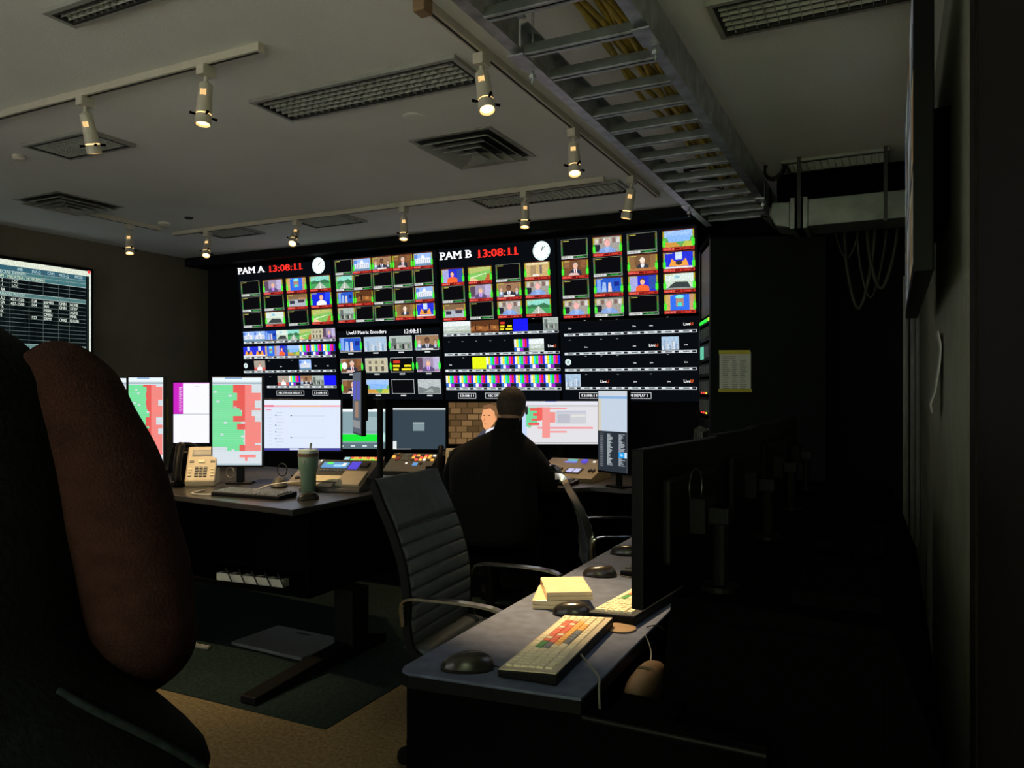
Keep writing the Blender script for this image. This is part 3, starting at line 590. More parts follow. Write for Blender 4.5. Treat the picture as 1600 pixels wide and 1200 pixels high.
diffuser(-5.94, -5.40, 3.53, 4.07, 'square air diffuser in the far left ceiling')
# small ceiling fittings
def puck(name, label, cat, x, y, r, h, m):
    o = MB().lathe([(r, 0), (r, -h * .5), (r * .7, -h), (r * .2, -h)], 18).build(name, m, loc=(x, y, ZC), smooth=False); return tag(o, label, cat)
puck('sprinkler', 'small dark round sprinkler cap in the far left ceiling', 'sprinkler', -5.264, 4.57, .035, .012, M['ventdark'])
puck('sprinkler', 'flush pale round cap in the ceiling behind the louvre light', 'sprinkler', -2.255, 3.40, .06, .006, M['ceil'])
puck('smoke_detector', 'small pale detector on the ceiling beside the sprinkler cap', 'detector', -5.62, 4.62, .05, .035, M['white'])
puck('sprinkler', 'small pale sprinkler at the left ceiling edge', 'sprinkler', -4.80, 2.90, .04, .03, M['white'])
# ------------------------------------------------------------------ lighting tracks and spotlights
def track(p0, p1, label):
    p0, p1 = Vector(p0), Vector(p1); d = p1 - p0; ln = d.length; e = empty('lighting_track', p0, math.atan2(d.y, d.x), label, 'track')
    MB().bb(0, ln, -.018, .018, -.034, 0).build('rail', M['white'], e, bevel=.002)
    MB().bb(.01, ln - .01, -.006, .006, -.0352, -.0335).build('slot', M['ventdark'], e)
    for x in (-.008, ln): MB().bb(x, x + .008, -.019, .019, -.036, 0).build('end_cap', M['white'], e)
    return e
track((-1.54, 2.42, ZC), (-1.54, 5.50, ZC), 'white lighting track running beside the cable tray')
MB_ = MB().bb(-1.565, -1.515, 2.35, 2.41, ZC - .06, ZC); o = MB_.build('track_feed', M['tan'], bevel=.004); tag(o, 'brown power feed box at the near end of the track beside the tray', 'feed box')
track((-6.2, 2.40, ZC), (-2.35, 2.40, ZC), 'white lighting track at the top left with two spotlights')
track((-5.87, 4.93, ZC), (-1.75, 4.93, ZC), 'white lighting track in front of the display wall')
track((-5.80, 4.00, ZC), (-5.80, 4.72, ZC), 'short white lighting track at the far left')
lens = mat('lamp_lens', (.9, .75, .5), .3, emit=(1, .62, .25), es=5)
glow = mat('lamp_slot_glow', (.3, .2, .1), .4, emit=(1, .62, .25), es=1.0)
ringglow = mat('lamp_ring_glow', (.3, .2, .1), .4, emit=(1, .62, .25), es=1.8)
def spot(x, y, label, aim, power, size=46, blend=.5, sc=1.0, face=(0, -1), col=WARM):
    e = empty('track_spotlight', (x, y, ZC - .0365), 0, label, 'spotlight', 'warm track spotlights'); e.scale = (sc, sc, sc)
    ad = MB().bb(-.021, .021, -.032, .032, -.040, 0); ad.build('adapter', M['white'], e, bevel=.003)
    h0 = Vector((0, 0, -.065)); tgt = Vector(aim) - Vector((x, y, ZC)); d = tgt.normalized()
    MB().tube([(0, 0, -.038), h0], .009, 8).build('swivel', M['white'], e)
    b1 = h0 + d * .13; b2 = h0 + d * .165; b3 = h0 + d * .20
    bd = MB().lathe([(.012, -.002), (.026, .008), (.027, .06), (.031, .13)], 18, h0, d).build('body', M['white'], e, smooth=False)
    f = Vector((face[0], face[1], 0)); side = d.cross(f).normalized(); out = side.cross(d).normalized()
    if out.dot(f) < 0: out = -out
    for k in range(4): MB().box(h0 + d * .05 + out * .0265 + side * (-.009 + k * .006), (.004, .004, .022), Vector((0, 0, 1)).rotation_difference(d).to_matrix()).build('vent_slot', glow, bd)
    MB().lathe([(.0285, .130), (.0285, .136)], 18, h0, d).build('gap_ring', ringglow, e)
    MB().lathe([(.031, .136), (.031, .172), (.027, .172), (.025, .150)], 18, h0, d).build('snoot', M['white'], e)
    MB().lathe([(.0005, .160), (.024, .160), (.024, .163), (.0005, .163)], 18, h0, d).build('lens', lens, e)
    for k in range(4):
        a = k * math.pi / 2 + .6; v = side * math.cos(a) + out * math.sin(a); MB().tube([h0 + d * .138 + v * .030, h0 + d * .138 + v * .052], [.004, .006], 8).build('thumbscrew', M['matte'], e)
    if power:
        ld = bpy.data.lights.new('spot_light', 'SPOT'); ld.energy = power * SPOT; ld.color = col; ld.spot_size = R(size); ld.spot_blend = blend; ld.shadow_soft_size = .025
        lo = bpy.data.objects.new('spot_light', ld); COL.objects.link(lo); lo.parent = e; lo.location = h0 + d * .185; lo.rotation_euler = Vector((0, 0, -1)).rotation_difference(d).to_euler()
    return e
TC = Vector((0, 0, EYE))
spot(-1.54, 2.83, 'largest warm spotlight on the track beside the cable tray, nearest the camera', (-.90, 2.20, .74), 72, 30, 1.0, 1.15, (.3, -1))
spot(-1.54, 3.86, 'middle of three warm spotlights on the track beside the cable tray', (-1.15, 3.1, .7), 12, 40, .8, 1.15, (.3, -1))
spot(-1.54, 4.89, 'farthest of three warm spotlights on the track beside the cable tray', (-1.95, 4.9, .8), 12, 44, .7, 1.15, (.3, -1))
spot(-3.46, 2.40, 'warm spotlight left on the top left track, over the mesh grille', (-3.58, 3.0, .9), 26, 74, .7, 1.1, (.6, -1))
spot(-2.66, 2.40, 'warm spotlight nearest the right end of the top left track', (-2.55, 2.05, 0), 7, 44, .6, 1.1, (.6, -1))
spot(-5.44, 4.93, 'leftmost of the four small spotlights before the display wall', (-4.6, 3.9, .8), 3, 40, .6, 1.1, (.6, -1))
spot(-4.42, 4.93, 'second from left of the four small spotlights before the display wall', (-3.75, 3.45, .95), 14, 34, .6, 1.1, (.6, -1))
spot(-3.36, 4.93, 'third from left of the four small spotlights before the display wall', (-3.1, 4.5, .85), 14, 60, .7, 1.1, (.6, -1))
spot(-2.335, 4.93, 'rightmost of the four small spotlights before the display wall', (-2.20, 4.62, 1.1), 7, 50, .7, 1.1, (.6, -1))
spot(-5.80, 4.42, 'small warm spotlight alone on the short far left track', (-5.2, 4.0, .3), 2, 40, .6, 1.1, (.8, -1))
track((-6.0, -.5, ZC), (-.1, -.5, ZC), 'added white lighting track, unseen over the rear of the room')  # unseen track, added to carry the fill spotlights
for k, (x, a) in enumerate([(-4.6, (-4.7, -1.6, 1.5)), (-2.6, (-2.6, -1.6, 1.5)), (-.32, (-.2, -1.6, 1.5))]):
    spot(x, -.5, ['leftmost added fill spotlight on the rear track', 'middle added fill spotlight on the rear track', 'rightmost added greenish fill spotlight on the rear track'][k], a, (60, 60, 100)[k], 100, .9, 1.1, (0, -1), ((.98, .98, 1), (.98, .98, 1), (.86, 1, .60))[k])  # added fill lamps bounced off the rear wall, rightmost tinted green
# ------------------------------------------------------------------ cable tray
tr = empty('cable_tray', (-.98, 2.5, 2.58), 0, 'galvanised ladder cable tray hung under the ceiling', 'cable tray')
def chan(x, y0, y1, sgn, dz=0):
    p = [(x, 0), (x + sgn * .045, 0), (x + sgn * .045, .145), (x + sgn * .01, .145), (x + sgn * .01, .139), (x + sgn * .039, .139), (x + sgn * .039, .006), (x, .006)]
    return MB().slab([(a + .98, b + dz) for a, b in p], 'y', y0 - 2.5, y1 - 2.5)
for x, s in ((-1.17, -1), (-.765, 1)):
    chan(x, 1.0, 2.50, s, .012).build('side_rail', M['galv'], tr); chan(x, 2.52, 5.0, s).build('side_rail', M['galv'], tr); chan(x, 5.02, 5.62, s, -.004).build('side_rail', M['galv'], tr)
    for y in (2.51, 5.01): MB().bb(x + .98 - .006 * s, x + .98 + .055 * s, y - 2.57, y - 2.43, -.006, .0).build('splice_plate', M['galv'], tr)
    for y in (2.60, 5.05): MB().tube([(x + .98 + s * .03, y - 2.5, -.05), (x + .98 + s * .03, y - 2.5, .248)], .005, 8).build('hanger_rod', M['galv'], tr); MB().lathe([(.014, -.03), (.014, -.016)], 6, (x + .98 + s * .03, y - 2.5, 0)).build('hanger_nut', M['galv'], tr)
rm = MB().bb(-.19, .213, -.018, -.0155, .0, .034).bb(-.19, .213, .0155, .018, .0, .034).bb(-.19, .213, -.0155, .0155, .0315, .034).mesh('rung', mat('shaded_galvanised_steel', (.13, .14, .14), .5, .6, var=.25, scale=14))  # darker copy of the steel paints the rungs' unlit sides
lm_ = MB().bb(-.19, .213, -.0185, -.008, -.002, .0025).bb(-.19, .213, .008, .0185, -.002, .0025).mesh('rung_lip', M['galv'])
sm_ = MB().bb(-.19, .213, -.0155, .0155, .004, .006).mesh('rung_slot_shade', M['ventdark'])  # dark sheet painting the shade inside the open channel
yr = 1.28
while yr < 5.6:
    rg_ = link('rung', rm, tr, loc=(0, yr - 2.5, .004)); link('rung_slot_shade', sm_, rg_); link('rung_lip', lm_, rg_); yr += .3 if yr < 2.2 else .232
for k in range(10):
    x0 = -.915 + k * .0135; zz = 2.626 + (k % 3) * .014; pts = []
    for j in range(18): y = 1.05 + j * .24; pts.append((x0 + .012 * math.sin(j * 1.3 + k * 2.1) + .02 * math.sin(j * .5 + k), y, zz + .004 * math.sin(j * 2 + k)))
    o = MB().tube(crom(pts, 3), .010, 6).build('yellow_cable', M['cableY'], smooth=True); tag(o, 'yellow data cable lying along the right side of the cable tray', 'cable', 'yellow cables in the tray')
def coil(name, label, c, ax, r, n, m, tr_=.006, jit=.012):
    c = Vector(c); ax = Vector(ax).normalized(); u = ax.orthogonal().normalized(); v = ax.cross(u); pts = []
    for i in range(n * 14 + 1):
        a = 2 * math.pi * i / 14; rr = r + jit * math.sin(a * .37 + i * .3); pts.append(c + (u * math.cos(a) + v * math.sin(a)) * rr + ax * (jit * math.sin(a * .23)))
    o = MB().tube(pts, tr_, 6).build(name, m, smooth=True); return tag(o, label, 'cable')
coil('cable_coil', 'black cable coil lying on the far part of the tray', (-.95, 4.45, 2.648), (.1, 0, 1), .13, 4, M['cableB'], .008)
coil('cable_coil', 'small loose black coil with reddish leads beside the big tray coil', (-1.03, 4.88, 2.648), (0, .1, 1), .085, 3, mat('dark_red_jacket', (.06, .015, .012), .5), .005)
coil('cable_coil', 'black cable coil hanging from the tray end by the duct', atD(1206, 263, 4.9), (.3, 1, 0), .065, 5, M['cableB'], .007, .016)
tangle = MB()
for k in range(5): tangle.tube(crom([(-.76 + .01 * k, 5.2, 2.70), (-.72, 5.22 + .03 * k, 2.58), (-.70 - .02 * k, 5.28, 2.46 + .02 * k), (-.62, 5.3, 2.44 + .03 * k)], 5), .008, 6)
o = tangle.build('cable_bundle', M['cableB'], smooth=True); tag(o, 'tangle of black cables dropping off the tray end', 'cable', None)
# ------------------------------------------------------------------ air duct at the right
du = empty('air_duct', (-.66, 5.1, 2.40), 0, 'grey sheet-metal air duct under the right ceiling', 'duct')
MB().bb(.19, .81, -.06, .24, .0, .165).build('duct_body', M['duct'], du, bevel=.006)
MB().bb(.165, .19, -.075, .255, -.012, .178).build('flange', M['duct'], du); MB().bb(.09, .115, -.075, .255, -.012, .178).build('flange', M['duct'], du)
MB().bb(.115, .165, -.055, .235, .005, .16).build('sleeve', M['matte'], du)
MB().slab([(.0, .02), (.09, 0), (.09, .165), (-.02, .17), (-.04, .1)], 'y', -.05, .23).build('elbow', M['duct'], du, bevel=.01)
MB().tube([(.0, .12, .27), (.81, .12, .27)], .105, 20).build('round_duct', M['matte'], du, smooth=False)
for x in (.14, .62): MB().bb(x - .01, x + .01, -.066, -.062, -.01, .43).build('hanger_strap', M['cableB'], du)
for k, (xa, xb, zz) in enumerate([(-.30, -.12, 1.95), (-.22, -.05, 2.02), (-.16, .02, 2.08), (-.36, -.2, 2.30)]):
    o = MB().tube(crom([(xa, 5.75, 2.82), (xa + .01, 5.76, (2.62 + zz) / 2), ((xa + xb) / 2, 5.78, zz), (xb, 5.77, (2.62 + zz) / 2 + .05), (xb + .02, 5.75, 2.82)], 6), .009 if k % 2 else .014, 6).build('hanging_cable', mat('olive_jacket', (.035, .033, .02), .6), smooth=True)
    tag(o, ['longest dull cable loop hanging behind the duct', 'second longest dull cable loop hanging behind the duct', 'dull cable loop nearest the right wall behind the duct', 'short dull cable loop high behind the duct'][k], 'cable', 'cable loops behind the duct')
for k, x in enumerate((.06, .10, .135)):
    o = MB().tube([(x, 4.6 + .3 * k, .0), (x, 4.6 + .3 * k, 2.0 + .2 * k)], .014, 8).build('conduit_pipe', M['cableG']); tag(o, ['nearest thin grey conduit standing along the right wall', 'middle thin grey conduit standing along the right wall', 'farthest thin grey conduit standing along the right wall'][k], 'pipe', 'conduits on the right wall')
# ------------------------------------------------------------------ desks
rd = empty('operator_desk', (-.82, 2.9, 0), 0, 'long narrow blue-grey laminate desk in the right foreground', 'desk')
dp = [(-.19, -1.40), (.223, -1.36), (.223, 1.5), (-.226, 1.5), (-.226, -1.365), (-.215, -1.39)]
wt = MB().prism(dp, .733, .74).build('worktop', M['desk'], rd, bevel=.0015)
MB().prism(dp, .705, .7328).build('edge_band', M['black'], rd)
MB().bb(.255, .40, -1.30, -1.17, 0, .691).build('rear_upright', M['matte'], rd)
MB().prism([(-.215, -1.37), (.60, -1.335), (.60, -1.30), (-.215, -1.33)], 0, .704).build('end_panel', M['matte'], rd)
MB().bb(-.215, .30, 1.46, 1.49, 0, .704).build('end_panel', M['matte'], rd)
MB().bb(.10, .13, -1.3, 1.46, .25, .70).build('modesty_panel', M['matte'], rd)
MB().bb(.235, .30, -1.16, 1.46, .56, .58).build('cable_trough', M['matte'], rd)
MB().tube([(.23, -1.37, .705), (.60, -1.345, .69)], .006, 8).build('edge_bar', M['black'], rd)
ld_ = empty('operator_desk', (-3.5, 3.4, 0), 0, 'dark height-adjustable console desk carrying the phone and tall monitors', 'desk')
pg = [(-2.54, 2.80), (-2.54, 3.80), (-2.95, 4.2), (-4.75, 4.35), (-4.75, 2.98), (-3.53, 2.92)]
MB().prism([(x + 3.5, y - 3.4) for x, y in pg], .80, .83).build('worktop', M['deskblk'], ld_, bevel=.004)
MB().bb(-1.2, .90, -.42, .40, .36, .38).build('bottom_board', M['matte'], ld_)
MB().bb(-1.2, .90, .38, .40, .38, .80).build('back_panel', M['matte'], ld_)
MB().bb(-1.2, .90, -.1, -.085, .38, .80).build('divider_panel', M['matte'], ld_)
for x in (.885, -1.2): MB().bb(x, x + .02, -.42, .40, .36, .80).build('end_panel', M['matte'], ld_)
for x in (.94, -.9):
    MB().bb(x - .06, x + .06, -.20, -.06, .07, .36).build('lift_column', M['black'], ld_, bevel=.004)
    MB().slab([(-.86, .004), (.12, .004), (.12, .05), (-.0, .085), (-.2, .085), (-.86, .04)], 'x', x - .045, x + .045).build('foot', M['black'], ld_, bevel=.005)
fd = empty('operator_desk', (-2.85, 5.1, 0), 0, 'console desk below the display wall where the man sits', 'desk')
MB().prism([(-1.1, -.46), (1.0, -.46), (1.08, -.36), (1.36, -.36), (1.36, .80), (-1.1, .80)], .73, .76).build('worktop', M['deskblk'], fd, bevel=.004)
MB().bb(-1.08, 1.33, .50, .53, 0, .73).build('back_panel', M['matte'], fd)
for x in (-1.08, 1.30): MB().bb(x, x + .03, -.34, .5, 0, .73).build('end_panel', M['matte'], fd)
MB().bb(-1.05, 1.03, .0, .03, .2, .73).build('modesty_panel', M['matte'], fd)
# ------------------------------------------------------------------ monitors
def monitor(label, c, w, h, rz, deskz, pic=None, base=(.15, .10), strength=None, tilt=0, off=.0, arm=False, grp=None, shell='bezel'):
    c = Vector(c); e = empty('monitor', (c.x, c.y, deskz), rz, label, 'monitor', grp); z = c.z - deskz
    MB().bb(-w / 2 - .008, w / 2 + .008, 0, .028, z - h / 2 - .012, z + h / 2 + .008).build('housing', M[shell], e, bevel=.003)
    MB().bb(-w * .32, w * .32, .028, .05, z - h * .3, z + h * .3).build('rear_shell', M[shell], e, bevel=.008)
    if not arm:
        MB().bb(-.022, .022, .05, .07, .012, z + .03).build('neck', M['black'], e, bevel=.003); MB().bb(-base[0] / 2, base[0] / 2, .06 - base[1] / 2, .06 + base[1] / 2, 0, .012).build('stand_foot', M['black'], e, bevel=.003)
    else:
        MB().tube([(off, .11, 0), (off, .11, z + .02)], .017, 10).build('post', M['black'], e); MB().lathe([(.045, 0), (.045, .012)], 16, (off, .11, 0)).build('post_foot', M['black'], e)
        MB().bb(min(0, off) - .02, max(0, off) + .02, .085, .135, z - .02, z + .02).build('arm', M['black'], e, bevel=.004); MB().bb(-.04, .04, .05, .086, z - .04, z + .04).build('mount_plate', M['black'], e)
    if pic is None: MB().bb(-w / 2, w / 2, -.001, 0, z - h / 2, z + h / 2).build('screen_glass', M['glass'], e)
    else:
        P = Pic(); pic(P, w, h); P.v = [(x - w / 2, y - .0006, zz + z - h / 2) for x, y, zz in P.v]; P.build('picture', e, picmat('desk_screen_picture', strength or SCREEN))
    return e
def mpx(label, x0, x1, y0, y1, d, delta=0, deskz=.83, **k):
    c = atD((x0 + x1) / 2, (y0 + y1) / 2, d); w = (x1 - x0) * d / FPX / math.cos(R(delta)); h = (y1 - y0) * d / FPX
    return monitor(label, c, w, h, YAW + R(delta), deskz, **k)
Gg, Rr, Pk, Wh = (.16, .70, .30), (.75, .09, .08), (.85, .22, .20), (.62, .68, .72)
def sched(P, w, h, seed=1, split=.62, filled=.75):
    rn = random.Random(seed); P.rect(0, 0, w, h, Wh, 0); P.rect(0, h * .955, w, h, (.75, .85, .92), 1); P.rect(w * .25, h * .985, w * .6, h * .998, (.2, .35, .6), 2); P.rect(0, h * .925, w, h * .945, (.35, .45, .5), 1)
    n = 34; y = h * .915
    for i in range(n):
        yy = y - h * filled * (i + 1) / n; a = 0 if i % 7 else .03; g = split + rn.choice([-.08, -.04, 0, 0, .03]); g = min(g, .64)
        P.rect(w * (0 if i < n * .92 else .3), yy, w * g, yy + h * filled / n * .94, Gg, 1)
        if rn.random() < .25: x = rn.uniform(.02, .45) * w; P.rect(x, yy, x + w * .06, yy + h * filled / n, Wh, 2)
    blocks = [(.55, .95, .55), (.50, .02, .07), (.42, .12, .17)]
    i = 0
    while i < n:
        k = rn.choice([1, 2, 3, 4]); yy = y - h * filled * (i + k) / n; y1 = y - h * filled * i / n; a = rn.choice([.42, .50, .52, .55, .60])
        if rn.random() < .78: P.rect(w * a, yy, w * .70, y1, Rr, 2)
        P.rect(w * .66, yy, w * rn.choice([.80, .98, .98, .98, .86]), y1, Pk, 3); i += k
    P.rect(w * .55, h * .09, w * .88, h * .12, Pk, 2); P.rect(w * .66, h * .05, w * .71, h * .09, Pk, 2); P.rect(0, 0, w, h * .02, (.4, .5, .55), 2)
    for i in range(40): yy = h * (.16 + .75 * i / 40); P.rect(0, yy, w * .98, yy + h * .0012, (.2, .35, .25), 4)
def p_left(P, w, h): sched(P, w, h, 4, .60)
def p_slim(P, w, h): sched(P, w, h, 9, .55)
def p_main(P, w, h): sched(P, w, h, 3, .66)
def p_purple(P, w, h):
    P.rect(0, 0, w, h, (.85, .85, .92), 0); P.rect(0, h * .48, w * .27, h, (.55, .02, .50), 1); P.rect(0, h * .475, w, h * .482, (.15, .15, .2), 2); P.rect(w * .27, h * .985, w, h, (.8, .3, .75), 2)
    for i in range(14): P.rect(w * .16, h * (.52 + .03 * i), w * (.22 + .03 * (i % 2)), h * (.535 + .03 * i), (.75, .45, .72), 2)
    P.rect(w * .6, h * .93, w * .72, h * .94, (.4, .4, .5), 2)
def p_list(P, w, h):
    P.rect(0, 0, w, h, (.66, .73, .86), 0); P.rect(0, h * .90, w, h, (.72, .78, .90), 1); P.rect(0, h * .865, w, h * .895, (.85, .35, .38), 2); P.rect(w * .35, h * .868, w * .75, h * .892, (.85, .45, .22), 3); P.rect(0, h * .865, w * .13, h * .9, (.8, .10, .18), 3)
    P.rect(w * .03, h * .80, w * .10, h * .82, (.75, .2, .3), 2); P.rect(0, 0, w, h * .05, (.05, .05, .28), 2); P.rect(w * .34, h * .01, w * .46, h * .045, (.6, .65, .8), 3)
    for i in range(11): y = h * (.10 + .065 * i); P.rect(w * .16, y, w * .162 + w * (.10 if i % 3 else .07), y + h * .008, (.48, .52, .66), 2); P.rect(w * .05, y + h * .02, w * .11, y + h * .027, (.55, .58, .7), 2)
    for i in (2, 4, 6, 9): P.rect(w * .15, h * (.1 + .065 * i), w * .165, h * (.125 + .065 * i), (.15, .2, .4), 3)
    for y in (.25, .68): P.rect(w * .35, h * y, w * .37, h * (y + .02), (.1, .15, .3), 3); P.rect(w * .38, h * y, w * .8, h * (y + .008), (.5, .54, .66), 2)
def p_green(P, w, h):
    P.rect(0, 0, w, h, (.22, .33, .36), 0); P.rect(0, h * .93, w, h, (.8, .85, .85), 1); P.rect(0, h * .18, w * .9, h * .36, (.01, .75, .04), 1); P.rect(w * .9, h * .18, w, h * .40, (.45, .7, .65), 1); P.rect(0, h * .36, w, h * .39, (.3, .5, .48), 1)
    P.rect(0, 0, w, h * .15, (.10, .16, .18), 1)
    for i in range(4): P.rect(w * (.05 + .24 * i), h * .05, w * (.14 + .24 * i), h * .09, (.6, .7, .7), 2)
    P.rect(w * .6, h * .45, w * .95, h * .8, (.30, .42, .44), 1)
def p_dark(P, w, h):
    P.rect(0, 0, w, h, (.035, .055, .072), 0); P.rect(0, h * .965, w, h, (.8, .85, .85), 1); P.rect(0, 0, w * .07, h * .2, (.7, .75, .75), 1); P.rect(0, 0, w * .35, h * .015, (.5, .55, .55), 1); P.rect(w * .38, h * .45, w * .60, h * .66, (.20, .27, .29), 1); P.rect(w * .38, h * .63, w * .60, h * .66, (.35, .42, .44), 2)
def p_news(P, w, h):
    P.rect(0, 0, w, h, (.045, .026, .010), 0); rn = random.Random(5)
    for j in range(7):
        for i in range(7):
            x = w * (i * .17 - .06 + .08 * (j % 2)); y = h * j * .145; c = rn.uniform(.5, 1.4); P.rect(max(0, x + w * .008), y + h * .012, min(w, x + w * .16), min(h, y + h * .135), (.15 * c, .085 * c, .035 * c), 1)
    P.poly([(w * .34, 0), (w * .80, 0), (w * .80, h * .26), (w * .62, h * .40), (w * .50, h * .32), (w * .40, h * .16)], (.06, .06, .09), 2); P.poly([(w * .50, 0), (w * .68, 0), (w * .68, h * .42), (w * .56, h * .34)], (.75, .75, .82), 3); P.poly([(w * .53, 0), (w * .57, 0), (w * .60, h * .26), (w * .575, h * .28)], (.10, .12, .3), 4)
    P.poly([(w * .50, h * .55), (w * .515, h * .42), (w * .55, h * .35), (w * .62, h * .38), (w * .70, h * .56), (w * .70, h * .80), (w * .62, h * .92), (w * .52, h * .90), (w * .50, h * .75), (w * .485, h * .62)], (.80, .36, .16), 5)
    P.poly([(w * .49, h * .82), (w * .52, h * .93), (w * .62, h * .97), (w * .71, h * .90), (w * .73, h * .70), (w * .70, h * .60), (w * .68, h * .78), (w * .62, h * .86)], (.20, .10, .045), 6)
    P.rect(w * .515, h * .68, w * .545, h * .70, (.12, .05, .03), 6); P.rect(w * .585, h * .68, w * .62, h * .70, (.12, .05, .03), 6); P.rect(w * .525, h * .475, w * .575, h * .49, (.40, .10, .07), 6); P.poly([(w * .535, h * .66), (w * .515, h * .56), (w * .55, h * .55)], (.62, .24, .10), 6); P.ell(w * .705, h * .62, w * .012, h * .06, (.6, .25, .12), 7)
def p_sched2(P, w, h):
    P.rect(0, 0, w, h, (.68, .67, .70), 0); P.rect(0, h * .93, w, h, (.7, .72, .8), 1); P.rect(0, h * .88, w, h * .905, (.4, .4, .42), 1); P.rect(w * .3, h * .985, w * .45, h, (.3, .35, .75), 2); P.rect(0, h * .03, w, h * .04, (.2, .2, .22), 1); P.rect(0, h * .12, w * .06, h * .88, (.5, .62, .85), 1)
    P.poly([(w * .05, h * .86), (w * .20, h * .86), (w * .20, h * .5), (w * .14, h * .45), (w * .1, h * .38), (w * .05, h * .42)], (.15, .62, .30), 2)
    for a, b, c, d in ((.10, .78, .22, .84), (.14, .66, .22, .72), (.12, .55, .24, .60), (.08, .44, .22, .50)): P.rect(w * a, h * b, w * c, h * d, (.75, .10, .09), 3)
    P.rect(w * .19, h * .56, w * .27, h * .86, (.78, .12, .10), 3); P.rect(w * .26, h * .15, w * .36, h * .86, (.82, .28, .26), 3); P.rect(w * .26, h * .82, w * .58, h * .85, (.82, .28, .30), 3); P.rect(w * .36, h * .50, w * .43, h * .75, (.80, .26, .24), 3); P.rect(w * .2, h * .36, w * .92, h * .40, (.82, .26, .28), 3); P.rect(w * .26, h * .27, w * .58, h * .31, (.82, .30, .30), 3)
    P.rect(w * .44, h * .48, w * .83, h * .78, (.55, .56, .60), 5); P.rect(w * .44, h * .74, w * .83, h * .78, (.48, .5, .6), 6); P.rect(w * .46, h * .50, w * .62, h * .70, (.45, .46, .52), 6); P.rect(w * .64, h * .64, w * .82, h * .69, (.68, .68, .64), 6)
def p_port(P, w, h):
    P.rect(0, 0, w, h, (.50, .58, .68), 0); P.rect(0, h * .93, w, h, (.55, .6, .66), 1); P.rect(0, h * .905, w, h * .935, (.22, .40, .66), 2); P.rect(0, h * .5, w * .1, h * .9, (.6, .55, .45), 1); P.rect(0, 0, w, h * .50, (.022, .028, .038), 2); rn = random.Random(2)
    for i in range(40): y = h * (.08 + .0098 * i); P.rect(w * .32, y, w * (.36 + .16 * rn.random()), y + h * .006, (.42, .48, .50), 3); P.rect(w * .72, y, w * (.76 + .18 * rn.random()), y + h * .006, (.38, .42, .46), 3)
    P.rect(w * .72, h * .18, w, h * .25, (.02, .30, .75), 4); P.rect(w * .92, h * .18, w, h * .25, (.55, .7, .85), 5); P.ell(w * .82, h * .215, w * .05, h * .018, (.3, .6, .9), 5); P.rect(w * .05, h * .05, w * .2, h * .48, (.045, .05, .06), 3)
    for i in range(18): P.rect(w * .08, h * (.06 + .022 * i), w * .16, h * (.066 + .022 * i), (.22, .26, .28), 4)
def p_side(P, w, h):
    P.rect(0, 0, w, h, (.10, .12, .15), 0); P.rect(w * .10, h * .55, w * .40, h * .86, (.10, .10, .50), 1); P.rect(w * .55, h * .55, w * .85, h * .86, (.10, .10, .50), 1); P.rect(w * .3, h * .25, w * .7, h * .52, (.30, .20, .14), 1); P.rect(w * .05, h * .08, w * .9, h * .2, (.25, .26, .27), 1)
DS = 1.15
mpx('portrait monitor with a green and red schedule between the maroon sleeve and desk phone', 201, 255, 590, 724, 4.70, pic=p_left, strength=DS)
mpx('narrow strip of a portrait schedule monitor showing left of its twin', 150, 199, 591, 722, 4.76, -8, pic=p_slim, strength=DS)
mpx('monitor with a purple column on white behind the desk phone', 271, 327, 598, 692, 5.55, pic=p_purple, strength=DS)
mpx('large portrait monitor with a green and red schedule right of the desk phone', 332, 409, 590, 727, 4.60, pic=p_main, strength=DS)
mpx('landscape monitor with a pale blue list above the tumbler', 412, 532, 625, 704, 5.0, pic=p_list, strength=DS)
mpx('small monitor turned sideways on a post, showing two blue squares', 543, 572, 582, 676, 4.45, -70, pic=p_side, strength=.6, arm=True, off=.135)
mpx('monitor with a bright green bar on the desk below the display wall', 526, 602, 639, 701, 6.15, deskz=.76, pic=p_green, strength=DS)
mpx('dark blue-grey monitor with a small dialog window below the encoder display', 614, 696, 638, 702, 6.15, deskz=.76, pic=p_dark, strength=DS)
mpx('monitor showing a newscaster in front of a brick wall', 701, 806, 629, 694, 6.15, deskz=.76, pic=p_news, strength=DS)
mpx('wide monitor with red bars on white right of the seated person', 816, 936, 627, 694, 6.12, deskz=.76, pic=p_sched2, strength=DS)
mpx('tall narrow monitor turned left, half pale and half dark text', 938, 976, 611, 737, 5.0, -54, deskz=.76, pic=p_port, strength=DS * .8)
# row of monitors on the right desk, seen from behind
rowm = []
for k, (ax, ay, bx, by, lab) in enumerate([(-.500, 1.583, -.444, 2.11, 'big black monitor seen from behind, nearest on the right desk, with an oval emblem'), (-.485, 2.27, -.44, 2.79, 'second black monitor seen from behind along the right desk'), (-.485, 2.93, -.45, 3.45, 'third black monitor seen from behind along the right desk'), (-.485, 3.58, -.46, 4.1, 'farthest black monitor seen from behind along the right desk')]):
    a = Vector((ax, ay, 0)); b = Vector((bx, by, 0)); d = b - a; c = (a + b) / 2; c.z = 1.104 - .004 * k
    mo = monitor(lab, c, d.length - .016, .320, math.atan2(d.y, d.x) - math.pi, .931, pic=p_main if k else p_list, strength=1.2, arm=True, off=.0); rowm.append(mo)
b = MB(); pts = [(.045 * math.cos(6.2832 * i / 24), .0505, .235 + .045 * math.sin(6.2832 * i / 24)) for i in range(25)]; b.tube(pts, .0022, 5, caps=False)
P = Pic(); P.text('DELL', -.026, -.008, .016, (1, 1, 1), 0, fit=.052); tm = MB(); tm.add([(-x, .0512, .235 + z) for x, y, z in P.v], P.f); em_ = mat('dull_emblem', (.02, .022, .022), .4); emb = b.build('emblem', em_, rowm[0]); tm.build('emblem_lettering', em_, emb)
